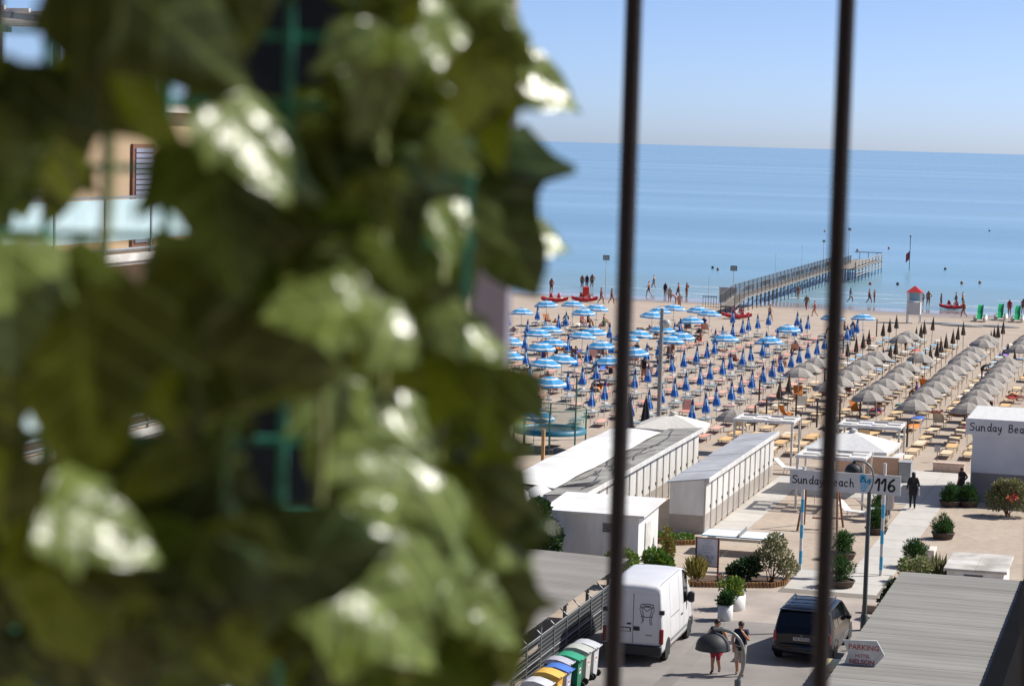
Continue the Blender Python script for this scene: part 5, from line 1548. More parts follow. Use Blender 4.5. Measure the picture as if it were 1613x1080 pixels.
e = empty('flag_pole', (-37.0, 338, -.9), 0, 'pole with limp red flag standing in the sea', 'flag')
MB().tube([(0, 0, 0), (0, 0, 5.2)], .05, 5).build('pole', darksteel, e)
b = MB(); b.grid([[(-.05 - .5 * t, .1 * math.sin(6 * t), 3.2 - 1.2 * u - .5 * t) for t in (0, .3, .6, 1)] for u in (0, .5, 1)]); b.build('flag', cloth('b04a4e'), e)
ell((0, 0, 5.3), (.15, .15, .12), 8, 5).build('top_mark', darksteel, e)
q = random.Random(4)
for i, (x, y) in enumerate(((-32.4, 343), (-48.3, 408), (-37.3, 297), (-34.1, 299), (-26.9, 308), (-24.8, 310.6), (-62, 320), (-60.5, 316), (-52, 395), (-40, 520), (-20, 470), (-70, 480))):
    o = ell((0, 0, .12), (.2, .2, .24), 8, 6).build('swimmer_head' if i % 3 else 'buoy', mat('buoy_dark', '2b3036', .6) if i % 3 == 0 else skin_t)
    o.location = (x, y, SEA)
    tag(o, ('dark buoy' if i % 3 == 0 else 'head of a swimmer') + ' in the sea, %s farthest out of the dots' % ordinal(sorted([343, 408, 297, 299, 308, 310.6, 320, 316, 395, 520, 470, 480], reverse=True).index(y)), 'buoy' if i % 3 == 0 else 'swimmer', 'dots in the sea')

# white board at the start of the pier
e = empty('board_sign', (-44.8, 240, gz(240)), 0, 'blank pale grey board on posts at the start of the pier', 'sign')
MB().box(-.85, .85, -.03, .03, .5, 2.1, bev=.01).build('panel', mat('board_pale', 'bdbbb8', .7), e)
for x in (-.9, .9): MB().tube([(x, .06, 0), (x, .06, 2.2)], .04, 6).build('post', pole_w, e)
b = MB()
e = empty('gate_fence', (-46.6, 239.4, gz(240)), 0, 'short grey metal fence left of the pale board', 'fence')
for k in range(6): MB().box(-.7 + .28 * k, -.66 + .28 * k, -.02, .02, 0, 1.2).build('bar', pile_m, e)
MB().box(-.72, .78, .022, .05, 1.05, 1.12).build('rail', pile_m, e)

# lifeguard tower
e = empty('lifeguard_tower', (-24.4, 228.6, gz(228.6)), 0, 'white lifeguard tower with red pyramid roof', 'lifeguard tower')
for x in (-.6, .6):
    for y in (-.6, .6): MB().box(x - .05, x + .05, y - .05, y + .05, 0, 3.0).build('leg', white, e)
MB().box(-.545, .545, -.62, -.58, .85, 2.05).build('front_panel', mat('tower_panel', 'c9c9c8', .6), e)
MB().box(.58, .62, -.545, .545, .85, 2.05).build('side_panel', white, e)
MB().box(-.54, .54, -.54, .54, 2.0, 2.06).build('floor', white2, e)
MB().box(-.545, .545, .585, .6, 2.1, 2.95).build('windbreak', mat('blue_tinted_plastic', '7fb7c9', .3), e)
b = MB()
for j in range(4):
    c = [(-.78, -.78), (.78, -.78), (.78, .78), (-.78, .78)]
    b.face([(c[j][0], c[j][1], 3.0), (c[(j + 1) % 4][0], c[(j + 1) % 4][1], 3.0), (0, 0, 3.62)])
b.face([(x, y, 3.0) for x, y in c[::-1]])
b.build('roof', cloth('b8262c'), e)

# pedal boats and slides
red = mat('boat_red', 'b8242a', .4, scale=4)
def pattino(label, x, y, rz, chair=False):
    e = empty('rowing_catamaran', (x, y, gz(y)), rz, label, 'boat', 'red rowing catamarans on the sand')
    for sy in (-.55, .55):
        b = MB(); rows = []
        for t in [k / 8 for k in range(9)]:
            wd = .17 * math.sin(math.pi * (.06 + .88 * t)) ** .5
            zc = .26 + .2 * (abs(t - .5) * 2) ** 3
            rows.append([(-1.35 + 2.7 * t, sy + wd * math.cos(a), zc + .17 * math.sin(a)) for a in [2 * math.pi * j / 8 for j in range(8)]])
        b.grid(rows, close=True); b.face(rows[0][::-1]); b.face(rows[-1])
        b.build('hull', red, e)
    for xx in (-.7, 0, .7): MB().box(xx - .12, xx + .12, -.6, .6, .46, .52, bev=.01).build('thwart', white, e)
    for xx in (-.35, .45):
        MB().hexa([(xx - .2, -.35, .525), (xx + .2, -.35, .525), (xx + .2, .35, .525), (xx - .2, .35, .525), (xx - .1, -.3, 1.0), (xx + .02, -.3, 1.0), (xx + .02, .3, 1.0), (xx - .1, .3, 1.0)]).build('seat', red, e)
    for sy in (-1, 1): MB().tube([(0, sy * .6, .6), (.5, sy * 1.6, .9)], .03, 5).build('oar', white, e)
    if chair:
        MB().box(-.2, .45, -.35, .35, .53, 1.6, bev=.03).build('tall_backrest', mat('boat_orange_red', 'd8301c', .5), e)
pattino('red rowing boat on the sand at the far left by the water', -61.9, 234.5, .15)
pattino('red rowing boat with tall orange-red backrest by the water', -59.6, 238, .3, True)
pattino('red rowing boat at the water edge near lifeguard tower', -23.3, 256.5, .2)
pattino('red boat half hidden behind the folded blue parasols', -40.6, 222.5, .4)
green = mat('slide_green', '2fae74', .35, c2='27a068', scale=2)
def slide_boat(label, x, y):
    e = empty('slide_pedal_boat', (x, y, gz(y)), 0, label, 'pedal boat', 'white pedal boats with green slides')
    e.scale = (.8, .8, .68)
    for sx in (-.6, .6):
        b = MB(); rows = []
        for t in [k / 8 for k in range(9)]:
            wd = .26 * math.sin(math.pi * (.08 + .84 * t)) ** .5
            rows.append([(sx + wd * math.cos(a), -1.5 + 3.2 * t, .3 + .4 * (abs(t - .5) * 2) ** 3 + .24 * math.sin(a)) for a in [2 * math.pi * j / 8 for j in range(8)]])
        b.grid(rows, close=True); b.face(rows[0][::-1]); b.face(rows[-1]); b.build('hull', white, e)
    MB().box(-.7, .7, -1.0, 1.2, .5, .6, bev=.02).build('deck', white, e)
    b = MB()
    pr = [(-1.55, .45), (-1.2, .75), (-.6, 1.3), (-.1, 1.95), (.25, 2.3), (.5, 2.38)]
    b.grid([[(x_, y_, z_ + h_) for x_, h_ in ((-.36, .18), (-.33, .0), (-.1, -.03), (.1, -.03), (.33, 0), (.36, .18))] for y_, z_ in pr], smooth=False)
    b.build('slide', green, e)
    for sx in (-.3, .3): MB().tube([(sx, .45, .6), (sx, .45, 2.3)], .03, 5).build('ladder_rail', white, e)
    for z in (.9, 1.3, 1.7): MB().tube([(-.3, .5, z), (.3, .5, z)], .02, 5).build('rung', white, e)
    for xx in (-.35, .35): MB().box(xx - .22, xx + .22, .75, 1.15, .6, 1.0, bev=.03).build('seat', mat('seat_mint', '7fd0ae', .5), e)
slide_boat('white pedal boat with green slide, left of the three', -18.7, 236.5)
slide_boat('white pedal boat with green slide, middle of the three', -17.0, 240.5)
slide_boat('white pedal boat with green slide, right of the three', -15.2, 238.5)
# overturned canoe and boards lying near the slides
for i, (x, y, L) in enumerate(((-21.3, 228.3, 2.3), (-19.6, 226.8, 2.0), (-16.5, 228.0, 2.2))):
    b = MB(); rows = []
    for t in [k / 8 for k in range(9)]:
        wd = .36 * math.sin(math.pi * (.05 + .9 * t)) ** .6
        rows.append([(-L + 2 * L * t, wd * math.cos(a), .22 * math.sin(a) * (.4 + .6 * math.sin(math.pi * t))) for a in [math.pi * j / 6 for j in range(7)]])
    b.grid(rows)
    o = b.build('upturned_canoe', mat('canoe_grey', 'aaa9a4', .5, scale=3)); o.location = (x, y, gz(y) + .05)
    tag(o, 'upturned pale grey canoe, %s from the lifeguard tower' % ordinal(i), 'canoe', 'upturned canoes')

# tall grey lamp pole with a globe, behind the cream parasol
e = empty('globe_lamp', (-27.7, 128.6, 0), 0, 'tall grey pole with a round glass globe amid folded blue parasols', 'street lamp')
MB().tube([(0, 0, 0), (0, 0, 4.0), (0.0, 0, 7.35)], [.13, .12, .1], 10).build('pole', mat('grey_pole', '8d8c88', .6, var=.15), e)
MB().lathe([(.15, 3.98), (.15, 4.06)], 10).build('collar', steel, e)
g = ell((.28, -.05, 6.5), (.24, .24, .26), 14, 8).build('globe', mat('globe_glass', 'b9bcb8', .15, spec=.7, scale=3), e)
MB().tube([(0, 0, 6.4), (.12, -.02, 6.35), (.28, -.05, 6.28)], .03, 6).build('bracket', steel, e)

# netted trampoline corner at the left
e = empty('trampoline', (-32.0, 121, 0), 0, 'trampoline with green posts, net and blue padding at the left', 'trampoline')
gp_ = mat('green_post', '3f7a66', .5, var=.2)
MB().lathe([(1.95, .95), (1.95, 1.2), (1.6, 1.22), (1.6, 1.0)], 24, cap=False).build('padding', mat('teal_padding', '1f6f86', .5, c2='1a6076'), e)
MB().lathe([(0, 1.1), (1.6, 1.1)], 24, cap=False).build('jump_mat', mat('jump_mat', '22343a', .8), e)
for k in range(8):
    a = 2 * math.pi * k / 8 + .25
    MB().tube([(1.93 * math.cos(a), 1.93 * math.sin(a), 0), (1.93 * math.cos(a), 1.93 * math.sin(a), 2.3 + (1.8 if k in (4, 7) else 0))], .045, 6).build('post', gp_, e)
MB().tube([(1.93 * math.cos(2 * math.pi * k / 24), 1.93 * math.sin(2 * math.pi * k / 24), 2.3) for k in range(25)], .03, 5).build('top_ring', gp_, e)
netm = mat('safety_net', '8fc0b0', .8)
nn = netm.node_tree
tr = nn.nodes.new('ShaderNodeBsdfTransparent'); mxs = nn.nodes.new('ShaderNodeMixShader'); mxs.inputs[0].default_value = .2
nn.links.new(tr.outputs[0], mxs.inputs[1]); nn.links.new(nn.nodes['Principled BSDF'].outputs[0], mxs.inputs[2])
nn.links.new(mxs.outputs[0], [x for x in nn.nodes if x.type == 'OUTPUT_MATERIAL'][0].inputs[0])
MB().lathe([(1.9, 1.23), (1.9, 2.28)], 24, cap=False).build('net', netm, e)
# two folded black parasols and a timber post near the canvas hall
for i, (x, y) in enumerate(((-26.9, 117.6), (-26.2, 118.4))):
    e = empty('folded_black_parasol', (x, y, 0), 0, ('left' if i == 0 else 'right') + ' tall folded black parasol behind the canvas hall', 'parasol', 'tall folded black parasols')
    b = MB()
    rows = [[(r_ * (1 if j % 2 else .7) * math.cos(2 * math.pi * j / 12), r_ * (1 if j % 2 else .7) * math.sin(2 * math.pi * j / 12), z) for j in range(12)] for r_, z in ((.03, 3.4), (.12, 3.1), (.22, 2.5), (.32, 1.7), (.3, 1.3))]
    b.grid(rows, close=True, smooth=False); b.face(rows[-1]); b.build('folded_canopy', cloth('1c1d26'), e)
    MB().tube([(0, 0, 0), (0, 0, 3.5)], .03, 6).build('pole', darksteel, e)
tag(MB().box(-29.5, -29.35, 110.0, 110.15, 0, 2.5).build('timber_post', mat('pale_timber', 'c79a5e', .7)), 'pale timber post left of the canvas hall roof', 'post')
tag(place('bclosedx', lambda: make_open('grey'), -22.6, 124.5, .4, 'single open grey parasol beside the cream market parasol', 'parasol', None))
# bicycle parked at the right edge of the grey field
e = empty('bicycle', (-9.3, 160.5, 0), R(80), 'bicycle parked at the right edge of the grey parasols', 'bicycle')
for y in (-.52, .52):
    w_ = MB(); 
    w_.tube([(0, y + .34 * math.cos(2 * math.pi * k / 20), .34 + .34 * math.sin(2 * math.pi * k / 20)) for k in range(21)], .022, 5)
    w2 = w_.build('wheel', tyre_m, e)
    for k in range(6):
        a = math.pi * k / 6
        MB().tube([(0, y - .33 * math.cos(a), .34 - .33 * math.sin(a)), (0, y + .33 * math.cos(a), .34 + .33 * math.sin(a))], .004, 4).build('spoke', rim_m, w2)
MB().tube([(0, -.52, .34), (0, -.15, .34), (0, -.25, .85)], .018, 5).tube([(0, -.15, .34), (0, .38, .8)], .018, 5).tube([(0, -.22, .72), (0, .36, .85)], .018, 5).tube([(0, .52, .34), (0, .36, .95)], .018, 5).build('frame', darksteel, e)
MB().tube([(-.28, .3, 1.0), (0, .36, .97), (.28, .3, 1.0)], .014, 5).build('handlebar', darksteel, e)
MB().box(-.07, .07, -.4, -.14, .86, .92, bev=.02).build('saddle', black, e)
# clothes rail with white garments under the sign
e = empty('clothes_rail', (-11.95, 104.9, 0), 0, 'clothes rail with pale garments beside the path under the name sign', 'clothes rail')
for y in (-.5, .5): MB().tube([(0, y, 0), (0, y, 1.55)], .02, 5).build('upright', steel, e)
MB().tube([(0, -.5, 1.55), (0, .5, 1.55)], .02, 5).build('rail', steel, e)
for k, c in enumerate(('b9b3ac', 'a05c5c', 'c9c4c0', '8d8780')):
    b = MB(); y = -.36 + .22 * k
    b.hexa([(-.2, y - .02, .55), (.2, y - .02, .55), (.2, y + .03, .55), (-.2, y + .03, .55), (-.16, y - .01, 1.5), (.16, y - .01, 1.5), (.16, y + .01, 1.5), (-.16, y + .01, 1.5)])
    b.build('garment', cloth(c), e)
# small stake sign in the sand
e = empty('stake_sign', (-11.9, 126.0, 0), 0, 'small pale sign on a stake in the sand beyond the path', 'sign')
MB().box(-.02, .02, -.02, .02, 0, .7).build('stake', fr_wood, e); MB().box(-.16, .16, -.035, -.021, .55, .9).build('plate', mat('board_pale', 'bdbbb8', .7), e)

# ---------------------------------------------------------------- plants
def leafm(c, t=.25): return translucent(mat('leaf_' + c, c, .55, var=.3, scale=14), c, t)
def crown(name, parent, blobs, n, size, mats_, seed, needle=False, up=0.):
    """many small leaf faces spread through a few overlapping clumps"""
    q = random.Random(seed)
    b = MB()
    for _ in range(n):
        cx, cy, cz, rx, rz = q.choice(blobs)
        while True:
            p = Vector((q.uniform(-1, 1), q.uniform(-1, 1), q.uniform(-1, 1)))
            if .35 < p.length < 1: break
        pos = Vector((cx + p.x * rx, cy + p.y * rx, cz + p.z * rz))
        d = Vector((p.x + q.uniform(-.6, .6), p.y + q.uniform(-.6, .6), p.z + up + q.uniform(-.5, .6))).normalized()
        s_ = d.cross(Vector((q.uniform(-1, 1), q.uniform(-1, 1), q.uniform(-1, 1)))).normalized()
        L = size * q.uniform(.6, 1.3)
        wd = L * (.1 if needle else .32)
        nrm = d.cross(s_)
        b.face([pos, pos + d * L * .5 + s_ * wd + nrm * L * .06, pos + d * L, pos + d * L * .5 - s_ * wd + nrm * L * .06], q.randrange(len(mats_)))
    return b.build(name, mats_, parent)
G1, G2, G3 = leafm('34572a'), leafm('47702f'), leafm('25401f')
O1, O2, O3 = leafm('8a8a5e'), leafm('9d9a70'), leafm('6f7450')
Y1, Y2 = leafm('8f9a35'), leafm('6d8a2f')
tub = mat('brown_tub', '55463c', .85, var=.25, scale=6)
soil = mat('dark_soil', '3a2a20', .95)
def potted(label, x, y, h, rx, seed, potc=None, kind='pine'):
    e = empty('potted_shrub', (x, y, 0), 0, label, 'shrub', 'potted shrubs along the path')
    MB().lathe([(rx * .8, .003), (rx * .96, .22), (rx * 1.02, .24), (rx * 1.02, .29), (rx * .92, .29), (rx * .9, .22)], 14).build('pot', tub if not potc else potc, e)
    MB().lathe([(0, .23), (rx * .91, .23)], 14, cap=False).build('soil', soil, e)
    q = random.Random(seed)
    MB().tube([(0, 0, .3), (.03, .02, .3 + h * .5)], [.05, .02], 6).build('trunk', wood, e)
    bl = [(q.uniform(-.35, .35) * rx, q.uniform(-.35, .35) * rx, .22 + h * q.uniform(.12, .7), rx * q.uniform(.45, .75), h * q.uniform(.18, .3)) for _ in range(9)] + [(0, 0, .25 + h * .72, rx * .35, h * .28)]
    crown('crown', e, bl, 2600, .14, [G1, G2, G3, G2], seed, True, .8)
for i, (lb, x, y, h, rx) in enumerate((('left one of two potted green shrubs by the beach building', -9.75, 110.4, .85, .5), ('right one of two potted green shrubs by the beach building', -8.95, 110.8, .85, .52),
        ('potted shrub left of the low grey box beside the path', -9.15, 101.0, .8, .5), ('potted green shrub behind the right striped pole', -12.0, 101.0, .95, .5),
        ('potted shrub left of path in front of the sign, farther one', -12.5, 94.1, .9, .55), ('potted shrub left of path in front of sign, nearer one', -11.75, 88.0, 1.0, .58),
        ('potted shrub at right of path next to the white block', -9.55, 93.4, .9, .55), ('potted shrub at the path by the clothes rail', -12.5, 106.5, .7, .5))):
    potted(lb, x, y, h, rx, i + 30)
def shrub(label, x, y, blobs, n, size, mats_, seed, stems=6, needle=False, up=.3, sh=.6):
    e = empty('garden_shrub', (x, y, 0), 0, label, 'shrub', 'shrubs in the sand and beds')
    q = random.Random(seed)
    for k in range(stems):
        bl = q.choice(blobs)
        MB().tube([(q.uniform(-.12, .12), q.uniform(-.12, .12), 0), (bl[0] * .5 + q.uniform(-.1, .1), bl[1] * .5, bl[2] * .5), (bl[0], bl[1], bl[2])], [.025, .018, .008], 5).build('stem', wood, e)
    crown('crown', e, blobs, n, size, mats_, seed, needle, up)
    return e
shrub('large olive-green bush with thin twigs in the kerbed bed', -14.35, 87.9, [(-.1, 0, 1.15, .5, .5), (.35, .1, .9, .45, .5), (-.4, 0, .8, .4, .4), (.1, .2, 1.5, .4, .35), (.6, 0, .6, .4, .35)], 2600, .11, [O1, O2, O3], 1, 9)
shrub('dark green glossy shrub in the kerbed bed left of olive bush', -15.35, 87.4, [(0, 0, .5, .42, .4), (.3, .1, .6, .35, .35), (-.35, 0, .35, .3, .28)], 1500, .13, [G3, G1], 2, 4)
shrub('dry yellow grass tuft by the notice board', -17.0, 86.6, [(0, 0, .35, .3, .3)], 260, .5, [leafm('a89a55'), leafm('8f8a45')], 3, 1, True, 2.2)
shrub('big olive-grey bush with pink flower in front of beach building', -6.95, 108.6, [(0, 0, .95, .8, .6), (-.55, 0, .75, .5, .5), (.6, 0, .8, .6, .55), (.2, -.2, 1.35, .5, .4), (-.3, .1, 1.3, .45, .35)], 4200, .13, [O1, O3, leafm('7d7a4c'), O2], 4, 9)
shrub('tall dark oleander left of the small service cabin', -23.0, 85.2, [(0, 0, 1.7, .6, .8), (.5, .1, 1.5, .5, .7), (-.5, 0, 1.3, .5, .7), (.1, 0, 2.5, .4, .45)], 3800, .2, [G1, G3, leafm('3f5a35')], 5, 7)
shrub('bright green bush at the right corner of the service cabin', -18.6, 86.5, [(0, 0, .75, .5, .45), (.3, 0, .6, .4, .35)], 1700, .14, [Y2, G2], 6, 4)
shrub('yellow-green bush behind the van left of notice board', -19.3, 84.6, [(0, 0, .9, .5, .5), (-.5, 0, .8, .4, .5)], 1600, .14, [Y2, Y1, G2], 7, 4)
shrub('dark bush at the corner of the ribbed carport beside lamp post', -9.15, 82.6, [(0, 0, .6, .45, .5), (.2, .2, 1.0, .4, .4)], 1800, .14, [G3, G1, G3], 8, 4)
shrub('pale flowering bush at the far corner of the ribbed carport', -9.3, 89.6, [(0, 0, .5, .4, .4), (.4, .3, .7, .4, .35), (-.2, .6, .6, .3, .3)], 1500, .12, [O1, Y2, leafm('b3ad8a')], 9, 4)
shrub('spiky pale plant beside pale flowering bush', -8.4, 90.6, [(0, 0, .35, .4, .25)], 200, .5, [leafm('77805a'), O2], 10, 1, True, 1.2)
shrub('low green ground cover at the end of the pale-roofed cabins', -19.6, 95.3, [(-.6, 0, .16, .5, .15), (.3, 0, .16, .5, .15)], 1200, .12, [Y2, G2], 12, 2)
shrub('low green shrub along the felt-roofed cabins', -24.9, 85.0, [(-.6, 0, .8, .6, .5), (.3, 0, .7, .5, .5)], 1500, .15, [Y2, Y1, G1], 13, 3)
shrub('reddish climbing shrub at the right wall of the service cabin', -18.75, 89.4, [(0, 0, .9, .22, .7), (0, .3, .6, .22, .5)], 1200, .11, [leafm('8a6a2c'), leafm('6f5a2c'), Y2], 14, 4)
# flower blooms
fl = mat('magenta_petal', 'c2477f', .6)
e = tag(crown('flower_cluster', None, [(0, 0, .2, .2, .12)], 90, .09, [fl, leafm('47702f')], 5), 'pink flower cluster at the kerb of the bed', 'flowers'); e.location = (-16.05, 86.65, .05)
e = tag(crown('flower_cluster', None, [(0, 0, 0, .22, .14)], 60, .12, [mat('hot_pink_petal', 'd0346a', .6), mat('orange_petal', 'd9742a', .6)], 6), 'pink and orange blooms on the big olive-grey bush', 'flowers'); e.location = (-6.75, 107.85, 1.0)
# white planters at the roadside
def planter(label, x, y, r_, h, seed, mats_, hh):
    e = empty('white_planter', (x, y, 0), 0, label, 'planter', 'white cylindrical planters')
    MB().lathe([(r_ * .92, .005), (r_, .08), (r_, h), (r_ * .9, h), (r_ * .88, h - .06)], 18).build('tub', white, e)
    MB().lathe([(0, h - .05), (r_ * .88, h - .05)], 16, cap=False).build('soil', soil, e)
    q = random.Random(seed)
    bl = [(q.uniform(-.4, .4) * r_, q.uniform(-.4, .4) * r_, h + hh * q.uniform(.15, .7), r_ * q.uniform(.6, .95), hh * .35) for _ in range(6)]
    crown('foliage', e, bl, 1100, .11, mats_, seed, False, .3)
planter('nearer white planter with dark green foliage at the roadside', -14.65, 80.1, .27, .55, 41, [G1, G3, G2], .5)
planter('farther white planter with yellow-green foliage at the roadside', -14.75, 82.1, .45, .55, 42, [Y1, Y2, G2], .6)
# beds edged with split log palisade
logm = [mat('log_%d' % i, c, .85, var=.2, scale=8) for i, c in enumerate(('8a623c', '7c5633', '96703f'))]
def log_edge(name, label, pts, step=.13):
    e = empty(name, pts[0] + (0,), 0, label, 'bed edging', 'log edgings round the beds')
    o0 = Vector(pts[0])
    for a, c in zip(pts, pts[1:]):
        A, C_ = Vector(a), Vector(c)
        n_ = max(1, int((C_ - A).length / step))
        for k in range(n_):
            p = A + (C_ - A) * (k + .5) / n_ - o0
            MB().lathe([(step * .48, 0), (step * .48, .2 + random.uniform(-.015, .015))], 7, (p.x, p.y, 0)).build('log', random.choice(logm), e)
log_edge('log_edging', 'curved log edging round the bed with olive bush', [(-17.5, 86.0), (-16.8, 85.75), (-15.5, 86.2), (-14.1, 86.75), (-13.75, 87.4), (-13.85, 88.9)])
log_edge('log_edging', 'log edging round the green ground cover by the cabins', [(-20.3, 94.6), (-19.3, 94.5), (-18.7, 94.9), (-18.7, 95.6)])
sheet('bed_soil', [(-17.4, 86.1), (-16.8, 85.9), (-15.5, 86.35), (-14.2, 86.9), (-13.9, 87.4), (-14.0, 88.9), (-17.3, 88.2)], .012, mat('bed_soil', '5a4432', .95, c2='463425', scale=3))
# ---------------------------------------------------------------- balcony: railing and ivy right before the lens
iron = mat('rust_brown_iron', '1e1010', .55, c2='120909', scale=60, bump=.1, bscale=200)
hx = Vector((math.cos(yaw), math.sin(yaw), 0))          # along the railing
hy = Vector((-math.sin(yaw), math.cos(yaw), 0))         # outwards
def rail_pt(u, v, z): return Vector((0, 0, CAM_Z)) + hx * u + hy * v + Vector((0, 0, z))
RD = 1.5
e = empty('balcony_railing', rail_pt(0, RD, -.92), yaw, 'dark iron balcony railing with thin vertical bars close to the camera', 'railing')
for k in range(-3, 6):
    x = .0713 + .1347 * k
    MB().tube([(x, 0, .08), (x, 0, 1.12)], .0056, 14).build('bar', iron, e)
MB().box(-.5, .9, -.012, .012, 1.12, 1.14).build('top_rail', iron, e)
MB().box(-.5, .9, -.01, .01, .06, .08).build('bottom_rail', iron, e)
e = empty('balcony_floor', rail_pt(0, 0, -1.02), yaw)
MB().box(-1.2, 1.6, -.6, 1.62, 0, .1).build('slab', mat('balcony_tile', '9a8a7a', .7), e)
tag(e, kind='structure')
# the hotel behind the camera: unseen wall and upper slab, added to shade the ivy
e = empty('unseen_hotel_facade', rail_pt(0, -.9, -1.02), yaw, 'unseen hotel wall and upper balcony slab added behind the camera to shade the ivy', 'building')
MB().box(-4, 1.1, -.4, 0, -15.4, 6).build('wall', mat('hotel_render', '7d6656', .9, c2='725c4d', scale=2), e)
MB().box(-2.2, 1.05, .002, 2.5, 2.75, 2.93).build('upper_balcony_slab', mat('slab_underside', '8a8078', .9), e)
MB().box(-2.3, -2.2, .002, 2.5, -.1, 2.748).build('side_partition', mat('hotel_render', '7d6656', .9), e)
lilac = mat('lilac_white_post', 'b9b6c2', .6, c2='aaa7b4', scale=10)
o = empty('balcony_post', rail_pt(-.009, RD - .06, -.92), yaw, 'pale lilac-white balcony post behind the right edge of the ivy', 'post')
MB().box(-.016, .008, -.012, .012, 0, 1.3, bev=.003).build('shaft', lilac, o); MB().box(-.03, .022, -.025, .025, -.02, 0).build('foot', lilac, o)
o = empty('balcony_post', rail_pt(-.0585, .95, -.92), yaw, 'thin pale post glimpsed through the middle of the ivy', 'post')
MB().box(-.006, .006, -.006, .006, 0, 1.3, bev=.002).build('shaft', lilac, o); MB().box(-.02, .02, -.02, .02, -.02, 0).build('foot', lilac, o)
